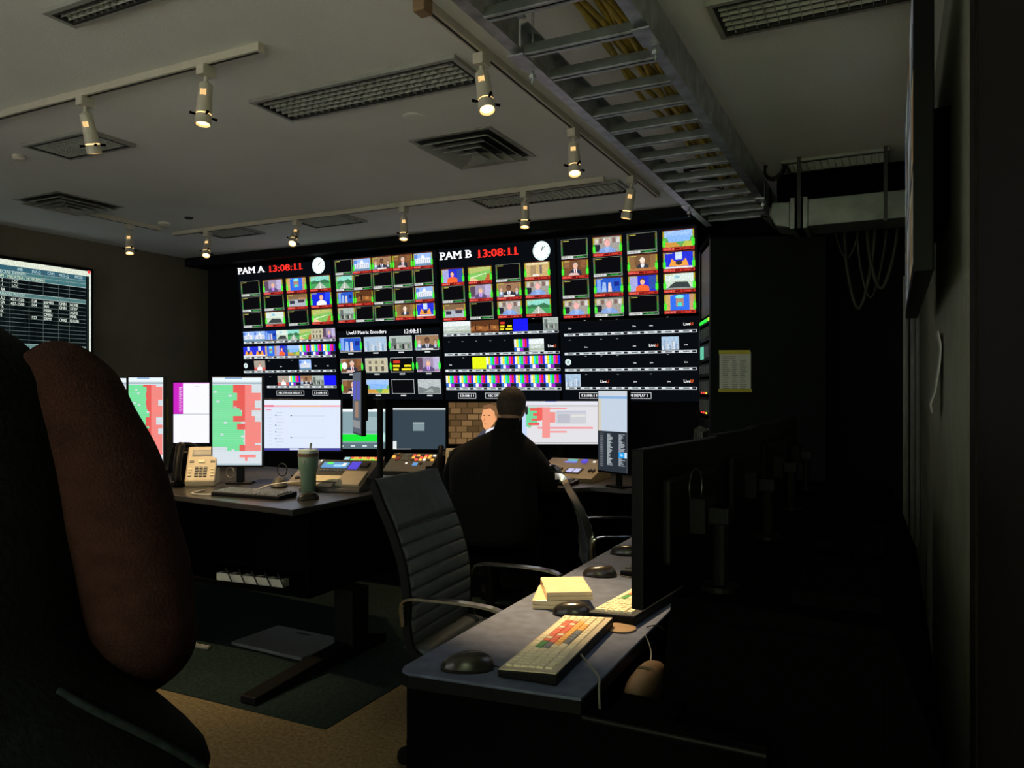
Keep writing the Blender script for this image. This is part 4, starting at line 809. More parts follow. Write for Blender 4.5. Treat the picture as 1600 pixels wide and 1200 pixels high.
# console bays behind the monitors, along the right wall
for k, y in enumerate((1.74, 2.38, 3.02, 3.66)):
    e = empty('console_bay', (-.10, y, 0), 0, ['nearest black sloped console bay behind the right desk monitors', 'second black sloped console bay behind the right desk monitors', 'third black sloped console bay behind the right desk monitors', 'farthest black sloped console bay behind the right desk monitors'][k], 'console')
    MB().slab([(-.40, 0), (.20, 0), (.20, .62), (.10, .91), (-.355, .928), (-.40, .50)], 'y', 0, .62).build('cabinet', M['matte'], e, bevel=.006)
    MB().bb(-.30, .08, -.006, 0, .55, .88).build('front_panel', M['matte'], e); MB().bb(-.1, .08, .05, .45, .925, .96).build('top_unit', M['matte'], e, bevel=.006)
# ------------------------------------------------------------------ keyboards
def keyboard(label, loc, rz, style, single, tilt=R(4)):
    e = empty('keyboard', loc, rz, label, 'keyboard')
    body = M['beige'] if style == 'cream' else M['keyblk']
    sl = lambda y: .016 + (y + .07) * math.tan(tilt)
    MB().slab([(-.072, 0), (.072, 0), (.072, sl(.072)), (-.072, sl(-.072))], 'x', -.228, .228).build('base', M['black'], e, bevel=.003)
    MB().slab([(-.070, sl(-.07)), (.070, sl(.07)), (.070, sl(.07) + .003), (-.07, sl(-.07) + .003)], 'x', -.226, .226).build('deck', body, e)
    u = .0188; mesh = {}
    def km(m, wd):
        if (m, wd) not in mesh:
            a, b_, h = wd * u / 2 - .0006, u / 2 - .0006, .004 if style == 'cream' else .006; v = [(-a, -b_, 0), (a, -b_, 0), (a, b_, 0), (-a, b_, 0), (-a + .0015, -b_ + .0015, h), (a - .0015, -b_ + .0015, h), (a - .0015, b_ - .0015, h), (-a + .0015, b_ - .0015, h)]
            mesh[(m, wd)] = (v, [(3, 2, 1, 0), (4, 5, 6, 7), (0, 1, 5, 4), (1, 2, 6, 5), (2, 3, 7, 6), (3, 0, 4, 7)])
        return mesh[(m, wd)]
    shared = {}; joined = MB()
    for r in range(6):
        y = -.053 + r * u + (.004 if r == 5 else 0); x = -.214
        row = ([1.25, 1.25, 1.25, 6.25, 1.25, 1.25, 1.25, 1.25] if r == 0 else [2.25] + [1] * 10 + [2.75] if r == 1 else [1.75] + [1] * 11 + [2.25] if r == 2 else [1.5] + [1] * 12 + [1.5] if r == 3 else [1] * 13 + [2] if r == 4 else [1] * 15)
        row = [(w_, 0) for w_ in row] + [(0, .2)] + [(1, 0)] * 3 + [(0, .2)] + [(1, 0)] * 4
        for ci, (w_, gap) in enumerate(row):
            if gap: x += gap * u; continue
            cx = x + w_ * u / 2; x += w_ * u; col = (cx + .214) / u
            if style == 'cream' or style == 'mixed':
                m = 'key'
                if 2.5 < col < 12.7 and r in (1, 2): m = 'keyred' if (ci + r) % 5 else 'key'
                if 2 < col < 13.5 and r == 3: m = 'keyora'
                if 4 < col < 14 and r == 4: m = 'keygry' if col > 7 else 'keyora'
                if 12.7 < col < 15.1 and r == 1: m = 'keygrn'
                if 12.7 < col < 15.1 and r == 2: m = 'keygry'
                if style == 'mixed' and m == 'keygry': m = 'key'
            else: m = 'keyblk'
            v, f = km(m, w_); z = sl(y) + .003
            if single:
                if (m, w_) not in shared: shared[(m, w_)] = MB().add(v, f).mesh('key', M[m])
                k = link('key', shared[(m, w_)], e, loc=(cx, y, z))
            else: joined.add([(a + cx, b_ + y, c + z) for a, b_, c in v], f)
    if not single: joined.build('keys', M['keygry'] if loc[2] > .8 else M['keyblk'], e)  # black keys turned grey on the higher desk to imitate bright reflections
    return e
keyboard('cream shortcut keyboard with red, orange and green keys, nearest on the right desk', (-.752, 1.80, .741), R(-87), 'cream', True)
keyboard('black framed shortcut keyboard with mixed keys, half behind the near monitor', (-.690, 2.30, .741), R(-96), 'mixed', True)
keyboard('plain black keyboard farther along the right desk behind the near monitor', (-.790, 2.84, .741), R(-91), 'black', False)
keyboard('black keyboard lying on the left console desk before the tumbler', (-3.05, 3.07, .831), R(3), 'black', False)
keyboard('slim black keyboard on the far desk right of the seated man', (-2.13, 4.80, .761), R(0), 'black', False)
# ------------------------------------------------------------------ mice
def mouse(label, loc, rz, sc=1.0, tail=None):
    e = empty('mouse', loc, rz, label, 'mouse'); v = []; f = []; n, m = 16, 7
    for j in range(m + 1):
        t = j / m * math.pi / 2
        for i in range(n):
            a = 2 * math.pi * i / n; rx = .031 * (1 - .10 * math.cos(a * 1.0)); x = rx * math.sin(a) * math.cos(t) ** .6; y = .058 * math.cos(a) * math.cos(t) ** .6 + .004
            z = .037 * math.sin(t) * (1 - .12 * (y / .058)) if True else 0
            v.append((x * sc, -y * sc, z * sc))
    for j in range(m):
        for i in range(n): a = j * n + i; b_ = j * n + (i + 1) % n; f.append((a, b_, b_ + n, a + n))
    f.append(tuple(range(n - 1, -1, -1)))
    gl = mat('glossy_black', (.020, .017, .014), .25, var=.1); MB().add(v, f).build('shell', gl, e, smooth=True)
    MB().lathe([(.008, -.003), (.008, .003)], 12, (0, .030 * sc, .026 * sc), (1, 0, 0)).build('wheel', M['keygry'], e)
    if tail: MB().tube(crom(tail, 5), .0018, 6).build('cord', M['cableB'], e, smooth=True)
    return e
mouse('glossy black mouse at the near end of the right desk', (-.895, 1.585, .74), R(-60), 1.1, [(0, .055, .008), (.02, .08, .004), (.05, .07, .004)])
mouse('glossy black mouse between the disc cases and the cream keyboard', (-.835, 2.10, .74), R(-75), 1.05, [(0, .055, .008), (.01, .09, .004), (.02, .11, .004)])
mouse('glossy black mouse past the disc cases beside the plain keyboard', (-.925, 2.58, .74), R(-70), 1.05, [(0, .055, .008), (.01, .08, .004), (.03, .12, .004)])
mouse('farthest black mouse on the right desk by the chrome chair arm', (-.955, 2.96, .74), R(-80), 1.05)
mouse('black mouse in front of the green tumbler', (-2.70, 3.10, .83), R(-20), 1.05)
mouse('black mouse on the far desk next to the curved chair back', (-1.98, 4.86, .76), R(10))
mouse('black mouse on the far desk left of the second phone', (-3.08, 4.74, .76), R(70))
# ------------------------------------------------------------------ small things on the right desk
def case(label, loc, rz):
    e = empty('disc_case', loc, rz, label, 'disc case', 'frosted disc cases'); MB().bb(-.07, .07, -.095, .095, 0, .012).build('tray', M['case'], e, bevel=.002); MB().bb(-.068, .068, -.094, .094, .0125, .026).build('lid', M['case'], e, bevel=.003)
    MB().bb(-.07, -.066, -.09, .09, .003, .024).build('hinge_strip', M['case'], e)
case('lower of two stacked frosted disc cases in the spotlight', (-.935, 2.215, .74), R(18))
case('upper of two stacked frosted disc cases in the spotlight', (-.915, 2.23, .7668), R(30))
0 and MB().lathe([(.058, .0), (.060, .0006), (.060, .0012), (.009, .0014), (.009, .0)], 28).build('compact_disc', mat('iridescent_disc', (.7, .62, .5), .15, .8), loc=(-.915, 2.23, .7932))
o = MB().lathe([(.040, 0), (.042, .002), (.042, .005), (.036, .006)], 28).build('coaster', M['tan'], loc=(-.672, 2.035, .74)); tag(o, 'round brown coaster beside the cream keyboard', 'coaster')
o = MB().tube(crom([(-.675, 1.74, .76), (-.64, 1.70, .755), (-.60, 1.66, .744), (-.585, 1.62, .72), (-.57, 1.60, .55)], 6), .003, 6).build('braided_cord', M['cableG'], smooth=True); tag(o, 'grey cord from the cream keyboard over the rear desk edge', 'cord')
for k, (p, lab, mm) in enumerate([([(-.60, 2.02, .742), (-.57, 1.98, .70), (-.56, 1.86, .66), (-.575, 1.78, .62)], 'grey lead looping in the gap behind the right desk', 'cableG'), ([(-.61, 2.07, .744), (-.585, 2.10, .742), (-.56, 2.14, .70), (-.55, 2.2, .60)], 'thin black lead crossing the rear edge of the right desk', 'cableB'), ([(-.575, 1.62, .62), (-.56, 1.72, .67), (-.555, 1.82, .68), (-.565, 1.9, .6)], 'second grey lead looping in the gap near the tan pouch', 'cableG')]):
    o = MB().tube(crom(p, 6), .0017, 6).build('desk_lead', M[mm], smooth=True); tag(o, lab, 'cable')
def pillow(name, label, cat, loc, rz, a, b_, c, m):
    v = []; f = []; n, k = 18, 10
    for j in range(k + 1):
        t = -math.pi / 2 + math.pi * j / k
        for i in range(n):
            p = 2 * math.pi * i / n; sg = lambda q, e: math.copysign(abs(q) ** e, q)
            v.append((a * sg(math.cos(t), .5) * sg(math.cos(p), .6), b_ * sg(math.cos(t), .5) * sg(math.sin(p), .6), c * sg(math.sin(t), .7)))
    for j in range(k):
        for i in range(n): x = j * n + i; y = j * n + (i + 1) % n; f.append((x, y, y + n, x + n))
    e = empty(name, loc, rz, label, cat); MB().add(v, f).build('body', m, e, smooth=True)
    MB().tube(crom([(-a * .6, 0, c * .9), (-a * .3, 0, c * 1.03), (a * .3, 0, c * 1.03), (a * .6, 0, c * .9)], 5), .005, 6).build('strap', m, e); return e
pillow('leather_pouch', 'tan pouch lying in the gap behind the right desk edge', 'pouch', (-.550, 1.86, .645), R(0), .034, .12, .062, mat('dark_tan_leather', (.12, .07, .035), .6, var=.15, scale=20))
# ------------------------------------------------------------------ chairs
def chair(label, loc, rz, hs=1.0, ribs=9, fr='black'):
    e = empty('office_chair', loc, rz, label, 'chair')
    def back(t):  # t 0 bottom .. 1 top -> (y, z)
        z = .47 + .60 * t * hs; y = .215 + .05 * math.sin(t * 2.6) * 0 + .14 * t ** 1.6 - .035 * math.sin(math.pi * min(1, t * 1.1)); return y, z
    hw = .236
    ts = [0] + [(.70 * (i + 1) / (ribs - 1)) for i in range(ribs - 1)] + [1.0]
    for i in range(ribs):
        t0, t1 = ts[i] + .004, ts[i + 1] - .004; n = 6; vs = []; fs = []
        for k in range(n + 1):
            t = t0 + (t1 - t0) * k / n; y, z = back(t); bul = .006 * math.sin(math.pi * k / n) ** .5 if 0 < k < n else 0
            for x in (-hw, -hw * .92, 0, hw * .92, hw):
                cv = .012 * (1 - (x / hw) ** 2); edge = bul * (1 if abs(x) < hw else .2); vs.append((x * (1 - .02 * t), y - .012 - edge + cv * .5, z))
            vs.append((hw * (1 - .02 * t), y + .014, z)); vs.append((-hw * (1 - .02 * t), y + .014, z))
        c_ = 7
        for k in range(n):
            for q in range(c_): a = k * c_ + q; b_ = k * c_ + (q + 1) % c_; fs.append((a, b_, b_ + c_, a + c_))
        fs.append(tuple(range(c_ - 1, -1, -1))); fs.append(tuple(n * c_ + q for q in range(c_)))
        MB().add(vs, fs).build('back_pad', M['leather'], e, smooth=True)
    for i in range(7):
        y0 = -.29 + i * .07; vs = []; fs = []; n = 6
        for k in range(n + 1):
            y = y0 + .002 + .066 * k / n; zz = .455 + .02 * ((y + .03) / .25) ** 2 - (.03 if y < -.26 else 0); bul = .012 * math.sin(math.pi * k / n) ** .5 if 0 < k < n else 0
            for x in (-.235, -.2, 0, .2, .235): vs.append((x, y, zz + bul * (1 if abs(x) < .23 else .2)))
            vs.append((.235, y, zz - .03)); vs.append((-.235, y, zz - .03))
        for k in range(n):
            for q in range(7): a = k * 7 + q; b_ = k * 7 + (q + 1) % 7; fs.append((a, b_, b_ + 7, a + 7))
        fs.append(tuple(range(6, -1, -1))); fs.append(tuple(n * 7 + q for q in range(7))); MB().add(vs, fs).build('seat_pad', M['leather'], e, smooth=True)
    for s in (-1, 1):
        pts = [(s * .245, -.27, .43), (s * .245, .0, .435), (s * .245, .17, .45)] + [(s * (.247 - .004 * t), back(t)[0] + .006, back(t)[1]) for t in (.12, .3, .5, .7, .85, .97)] + [(s * .225, back(1)[0] + .035, back(1)[1] - .01)]
        MB().flat(crom(pts, 4), (1, 0, 0), .016, .030).build('side_frame', M[fr], e)
        ap = crom([(s * .262, back(.25)[0] + .01, back(.25)[1] - .06), (s * .285, .20, .655), (s * .29, .08, .672), (s * .29, -.12, .668), (s * .29, -.195, .64), (s * .285, -.215, .58), (s * .27, -.20, .48), (s * .25, -.14, .44)], 6)
        MB().flat(ap, (1, 0, 0), .030, .009).build('armrest', M['chrome'], e)
    MB().bb(-.09, .09, -.1, .1, .395, .425).build('tilt_mechanism', M['black'], e, bevel=.006); MB().bb(-.24, .24, -.03, .03, .405, .425).build('cross_bar', M['chrome'], e)
    MB().lathe([(.028, .10), (.028, .25), (.02, .25), (.02, .40)], 14).build('gas_column', M['chrome'], e)
    for k in range(5):
        a = k * 2 * math.pi / 5 + .75; d = Vector((math.cos(a), math.sin(a), 0)); lg = MB(); P_ = [d * .03 + Vector((0, 0, .115)), d * .16 + Vector((0, 0, .105)), d * .31 + Vector((0, 0, .075))]
        l = MB().tube(P_, [.022, .017, .011], 8).build('base_leg', M['chrome'], e, smooth=True)
        side = Vector((-d.y, d.x, 0))
        for s in (-1, 1): MB().lathe([(.027, -.008), (.030, 0), (.027, .008)], 12, d * .315 + side * s * .013 + Vector((0, 0, .0305)), side).build('caster', M['black'], l)
    return e
chair('grey ribbed leather office chair with chrome arms at the right desk', (-1.36, 2.56, .0), R(94))
chair('dark ribbed office chair seen edge-on behind the right desk', (-1.27, 3.93, .004 * 0), R(117), .84, 9, 'chrome')
chair('dark office chair half hidden under the left console desk behind the sleeve', (-3.75, 2.62, .004), R(175), .75)
# ------------------------------------------------------------------ phones
def phone(label, loc, rz):
    e = empty('desk_phone', loc, rz, label, 'phone'); T = R(52); ct, st = math.cos(T), math.sin(T)
    MB().slab([(-.075, 0), (.075, 0), (.085, .05), (.035, .195), (.02, .195), (-.085, .03)], 'x', -.02, .125).build('body', M['beige'], e, bevel=.006)
    MB().slab([(-.075, 0), (.075, 0), (.085, .04), (.03, .175), (-.085, .022)], 'x', -.085, -.022).build('cradle', M['black'], e, bevel=.005)
    n = Vector((0, -(.165), .105)).normalized(); up_ = Vector((0, .105, .165)).normalized(); o_ = Vector((0, -.085, .03))
    rot = Matrix((Vector((1, 0, 0)), -n, up_)).transposed()
    def on(mb, x, u, wx, wu, th=.004): return mb.box(o_ + Vector((x, 0, 0)) + up_ * u + n * th / 2, (wx, th, wu), rot)
    on(MB(), .053, .158, .10, .034, .004).build('display_surround', M['keygry'], e); on(MB(), .053, .158, .085, .022, .006).build('display', mat('lcd_olive', (.035, .04, .028), .4), e)
    for r in range(4):
        for c in range(3): on(MB(), .032 + c * .021, .028 + r * .015, .015, .010, .006).build('dial_key', M['keyblk'], e)
    for c in (0, 1):
        for r in range(3): on(MB(), .000 + c * .108, .03 + r * .018, .016, .006, .005).build('line_key', M['key'], e)
        on(MB(), .005 + c * .1, .110, .02, .010, .005).build('soft_key', M['keyblk'], e)
    on(MB(), .053, .110, .03, .014, .006).build('navigation_key', M['key'], e)
    hp = [o_ + Vector((-.053, 0, 0)) + up_ * u + n * h for u, h in ((-.005, .02), (.02, .033), (.09, .045), (.16, .038), (.19, .022))]
    MB().tube(crom(hp, 4), [.024] * 4 + [.020] * 9 + [.024] * 4, 10).build('handset', M['black'], e, smooth=True)
    MB().tube(crom([(-.053, -.09, .02), (-.09, -.12, .008), (-.12, -.06, .006), (-.10, .05, .006)], 8), .004, 6).build('handset_cord', M['cableB'], e)
    return e
phone('beige desk phone with dark handset on the left console desk', (-3.74, 3.27, .83), R(38)).scale = (1.15, 1.15, 1.15)
phone('beige desk phone half hidden behind the seated man', (-2.99, 4.97, .76), R(24))
# ------------------------------------------------------------------ control panels
def panel(label, loc, rz, w, d, h0, h1, m, cat='control panel'):
    e = empty('control_panel', loc, rz, label, cat); MB().slab([(-d / 2, 0), (d / 2, 0), (d / 2, h1), (-d / 2, h0)], 'x', -w / 2, w / 2).build('housing', m, e, bevel=.004)
    up_ = Vector((0, d, h1 - h0)).normalized(); n = Vector((0, -(h1 - h0), d)).normalized(); o_ = Vector((0, -d / 2, h0)); L = math.hypot(d, h1 - h0); rot = Matrix((Vector((1, 0, 0)), up_, n)).transposed()
    def put(name, x, v, wx, wv, mm, th=.006, par=None): return MB().box(o_ + Vector(((x - .5) * w, 0, 0)) + up_ * (v * L) + n * (th / 2 - .0005), (wx * w, wv * L, th), rot).build(name, mm, par or e)
    return e, put
LB, LG, LR, LO, LP, LC = led('blue', (.12, .35, .7), .9), led('green2', (.1, .8, .1), 1.2), led('red2', (.95, .07, .05), 1.5), led('orange', (1, .40, .06), 1.5), led('violet', (.10, .07, .75), .9), led('cyan', (.02, .85, .75), 1.5)
LW = led('white', (.85, .8, .7), 1.2)
tanp = mat('tan_panel', (.24, .20, .14), .5, var=.12, scale=20); drk = mat('dark_grey_panel', (.07, .065, .055), .5, var=.12, scale=20)
e, put = panel('tan control panel with a blue lit screen right of the tumbler', (-2.835, 3.52, .83), R(14), .36, .30, .02, .15, drk)
put('display', .30, .80, .44, .18, LB); put('display_tile', .20, .84, .10, .07, LG, .008); put('display_tile', .36, .76, .14, .07, led('sky', (.3, .6, .9), 1.2), .008); put('display_tile', .46, .80, .06, .10, LW, .008)
for r in range(4):
    for c in range(3): put('lit_key', .58 + c * .055, .70 + r * .065, .045, .05, LP)
kb = put('dial', .82, .80, .12, .16, M['keyblk'], .015)
for c in range(8): put('key', .12 + c * .06, .60, .045, .045, M['keygry'])
put('paper_strip', .30, .33, .50, .20, M['key'], .003); put('write_pad', .76, .33, .38, .46, M['beige'], .012); put('paper_strip', .28, .12, .46, .12, M['beige'], .003); put('lit_key', .04, .40, .06, .16, LC)
e, put = panel('small tan control panel partly behind the tumbler', (-3.16, 3.68, .83), R(14), .22, .26, .02, .13, tanp)
put('display', .45, .55, .62, .5, mat('dull_display', (.16, .13, .16), .3, emit=(.4, .3, .4), es=.12));
for c in range(5): put('knob', .2 + c * .15, .14, .09, .08, M['keyblk'], .012)
for c in range(3): put('lit_key', .3 + c * .2, .92, .1, .06, LW if c == 1 else M['keygry'])
e, put = panel('low switcher strip with orange and green lit keys', (-3.62, 4.74, .76), R(20), .32, .19, .04, .12, drk)
put('display', .10, .82, .12, .14, led('pale', (.5, .75, .8), 1.0))
for c in range(12): put('lit_key', .22 + c * .065, .86, .05, .09, LO if c % 3 else LR); put('lit_key', .22 + c * .065, .73, .05, .07, led('lime', (.5, .7, .05), 1.1) if c % 4 else LG)
e, put = panel('control panel with rows of red and orange lit keys below the dark monitor', (-3.29, 4.92, .76), R(16), .36, .28, .03, .14, drk)
for r in range(3):
    for c in range(6): put('lit_key', .50 + c * .088, .62 + r * .12, .055, .07, [LO, LR, LO, LW, LR, LO][(c + r * 2) % 6] if (c * 3 + r) % 4 else drk, .008)
for r in range(4):
    for c in range(3): put('key', .28 + c * .05, .62 + r * .09, .04, .06, M['keygry'])
put('knob', .06, .75, .06, .08, LO, .012); put('knob', .14, .9, .06, .08, M['tan'], .012); put('key_cluster', .17, .68, .08, .2, mat('dull_red', (.2, .02, .02), .5)); put('display', .62, .38, .10, .14, LB); put('lit_key', .42, .42, .04, .05, LW); put('knob', .74, .40, .05, .07, M['keyblk'], .012)
e, put = panel('tan control panel with a small lit screen right of the seated man', (-2.06, 5.12, .76), R(-2), .46, .36, .03, .13, tanp)
put('display', .60, .32, .26, .24, M['keyblk'], .008); put('display_tile', .55, .32, .09, .18, led('lavender', (.55, .55, .85), 1.0), .010); put('display_tile', .66, .32, .09, .18, led('lavender', (.55, .55, .85), 1.0), .010)
put('lit_strip', .40, .88, .16, .07, led('teal', (.1, .5, .5), 1.0)); put('lit_strip', .40, .78, .20, .06, led('indigo', (.2, .2, .7), 1.0)); put('lit_knob', .62, .83, .08, .12, LP, .014); put('lit_key', .78, .84, .04, .05, LW); put('label_strip', .12, .42, .10, .05, M['key']); put('speaker_slot', .25, .42, .14, .10, M['keyblk'])
for x in (.38, .86, .92): put('knob', x, .36, .035, .10, M['keyblk'], .014)
# ------------------------------------------------------------------ tumbler and left desk leads
tb = empty('tumbler', (-2.882, 3.305, .83), 0, 'sage green insulated tumbler with a clear lid and straw', 'tumbler')
MB().lathe([(.036, 0), (.039, .004), (.043, .11), (.053, .135), (.055, .205), (.052, .212)], 24).build('body', M['teal'], tb, smooth=True)
MB().lathe([(.056, .200), (.057, .215), (.056, .220), (.054, .220)], 24).build('rim_band', mat('brown_rim', (.10, .06, .035), .4), tb)
MB().lathe([(.055, .220), (.055, .235), (.048, .240), (.01, .241)], 24).build('lid', mat('pale_lid', (.42, .52, .50), .3), tb); MB().tube([(.022, -.01, .24), (.032, -.016, .275)], .006, 8).build('straw', mat('pale_lid2', (.42, .52, .50), .3), tb); MB().box((.012, -.0535, .175), (.014, .003, .014)).build('maker_mark', M['keygry'], tb)
for p, lab in [([(-3.45, 3.10, .836), (-3.42, 2.99, .835), (-3.30, 2.98, .835), (-3.20, 3.10, .836), (-3.28, 3.22, .836), (-3.40, 3.24, .836)], 'white cable loop on the left desk edge by the phone'), ([(-3.2, 3.24, .836), (-3.15, 3.32, .86), (-3.02, 3.42, .875), (-2.98, 3.50, .87), (-2.98, 3.6, .836)], 'white cable arching toward the small tan panel')]:
    o = MB().tube(crom(p, 6), .004, 6).build('white_cable', M['cableW'], smooth=True); tag(o, lab, 'cable')
for k, (x, d, r, lab) in enumerate([(360, 4.9, .033, 'grey cable loop hanging below the large portrait monitor'), (441, 5.0, .04, 'grey cable loop under the left corner of the pale list monitor')]):
    c = atD(x, 742 - 8 * k, d); c.z = max(c.z, .83 + r + .006); pts = [c + Vector((r * math.cos(a), .0, r * 1.15 * math.sin(a) if False else r * math.sin(a))) for a in [6.2832 * i / 20 for i in range(21)]]; o = MB().tube(pts, .004, 6).build('cable_loop', M['cableG'], smooth=True); tag(o, lab, 'cable')
q = atD(403, 745, 4.3); o = MB().lathe([(.045, 0), (.05, .01), (.03, .045), (.01, .06)], 18).build('headset_puck', drk, loc=(-3.2, 3.42, .83)); tag(o, 'dark domed conference puck behind the left keyboard', 'speaker')
o = MB().bb(-.05, .05, -.03, .03, 0, .02).build('note_block', M['key'], loc=(-4.02, 3.18, .83), bevel=.002); tag(o, 'small cream note block at the left desk edge by the sleeve', 'notes')
ar = empty('gooseneck_stand', atD(290, 700, 5.3) , YAW, 'black bent stand in front of the purple and white monitor', 'stand'); ar.location.z = .83
q_ = [(-.10, .0), (-.085, .10), (-.055, .175), (.03, .185), (.07, .165)]
MB().tube(crom([(x, 0, z) for x, z in q_], 5), .020, 10).build('boom', M['black'], ar, smooth=True); MB().tube(crom([(.07, 0, .185), (.075, 0, .11), (.15, 0, .06), (.19, 0, .0)], 5), .026, 10).build('forearm', M['black'], ar, smooth=True); MB().bb(-.14, -.06, -.05, .05, 0, .015).build('clamp', M['black'], ar)
st = empty('sticky_notes', atD(257, 655, 4.80) - Vector((0, 0, .0)), YAW, 'yellow sticky notes on the edge of the left portrait monitor', 'notes')
MB().bb(-.004, .022, 0, .002, -.06, .13).build('note', M['yellow'], st); MB().bb(-.004, .02, 0, .002, -.13, -.09).build('note', M['yellow'], st)
# power strip below the left desk, conduits, floor plate
p0 = Vector((-3.02, 3.03, .381)); ps = empty('power_strip', p0, R(4), 'white power strip with leads under the left console desk', 'power strip'); MB().bb(-.22, .22, -.025, .025, 0, .04).build('housing', M['cableW'], ps, bevel=.004)
for k in range(5): MB().bb(-.19 + k * .085, -.14 + k * .085, -.018, .018, .04, .042).build('socket', M['keyblk'], ps); MB().tube(crom([(-.165 + k * .085, 0, .05), (-.15 + k * .085, -.03, .07), (-.11 + k * .085, -.045, .03), (-.10 + k * .085, -.04, .004)], 4), .004, 6).build('lead', M['cableB'], ps)
for k in range(2):
    o = MB().tube(crom([(-3.62 + .03 * k, 3.02, .355), (-3.66 + .03 * k, 3.02, .25), (-3.60 + .03 * k, 3.0, .12), (-3.42 + .04 * k, 2.98, .02), (-3.32 + .04 * k, 2.98, .018)], 8), .012, 8).build('flexible_conduit', M['cableG'], smooth=True); tag(o, ['left of two grey flexible conduits dropping from the left console desk', 'right of two grey flexible conduits dropping from the left console desk'][k], 'conduit', 'conduits below the left desk')
fp = empty('floor_plate', (-2.97, 3.25, .0045), R(-3), 'flat grey metal floor plate under the left console desk', 'floor plate'); MB().bb(-.26, .26, -.17, .17, 0, .018).build('plate', mat('grey_plate', (.10, .105, .11), .5, var=.1), fp, bevel=.004); MB().bb(-.06, .04, .11, .13, .018, .0195).build('slot', M['ventdark'], fp)
# bits under the near desk end
bx_ = empty('cardboard_box', (-.80, 1.36, 0), R(12), 'small brown cardboard box on the floor at the near desk end', 'box'); MB().bb(-.11, .11, -.08, .08, 0, .14).build('carton', mat('cardboard', (.16, .085, .04), .8), bx_, bevel=.003); MB().box((-.05, -.02, .155), (.11, .15, .003), Matrix.Rotation(R(-14), 3, 'Y')).build('flap', MATS['cardboard'], bx_)
bn = empty('waste_bin', (.02, 5.0, 0), 0, 'dark cylindrical bin with a pale rim by the right wall', 'bin'); MB().lathe([(.09, 0), (.105, .5), (.10, .5), (.088, .02)], 18).build('drum', M['cableG'], bn); MB().lathe([(.107, .5), (.11, .52), (.10, .53)], 18).build('rim', M['cableW'], bn)
# ------------------------------------------------------------------ people
def skinned(name, vs, es, m, parent, root=0, sub=2):
    me = bpy.data.meshes.new(name); me.from_pydata([v[:3] for v in vs], es, []); me.update(); o = bpy.data.objects.new(name, me); COL.objects.link(o); o.parent = parent; me.materials.append(m)
    sk = o.modifiers.new('skin', 'SKIN'); sk.use_smooth_shade = True
    if not me.skin_vertices: me.skin_vertices.new() if hasattr(me.skin_vertices, 'new') else None
    d = me.skin_vertices[0].data
    for i, v in enumerate(vs): r = v[3]; d[i].radius = (r, r) if not isinstance(r, tuple) else r; d[i].use_root = (i == root)
    s = o.modifiers.new('sub', 'SUBSURF'); s.levels = sub; s.render_levels = sub; return o
def hand(vs, es, wi, d, side, up):  # fingers rooted in a palm beyond vertex wi
    w_ = Vector(vs[wi][:3]); d = Vector(d).normalized(); side = Vector(side).normalized(); up = Vector(up).normalized()
    pi = len(vs); vs.append((*(w_ + d * .05), .028)); es.append((wi, pi)); pj = len(vs); vs.append((*(w_ + d * .085), .027)); es.append((pi, pj))
    for k, ln in enumerate((.068, .078, .074, .056)):
        s = (-.03 + .02 * k); b = w_ + d * .09 + side * s; prev = pj
        for t in (.15, .55, 1.0): q = b + d * ln * t - up * (.022 * t * t); vs.append((*q, .0088 - .001 * t)); es.append((prev, len(vs) - 1)); prev = len(vs) - 1
    prev = pi
    for t in (.5, 1.0): q = w_ + d * (.045 + .035 * t) - side * (.038 + .02 * t) - up * .01 * t; vs.append((*q, .0105)); es.append((prev, len(vs) - 1)); prev = len(vs) - 1
skinm = mat('skin', (.42, .22, .14), .55, var=.1, scale=30)
clothB = mat('black_cloth', (.005, .005, .0055), .9, var=.25, scale=60, bump=.3, bscale=300, spec=.2)
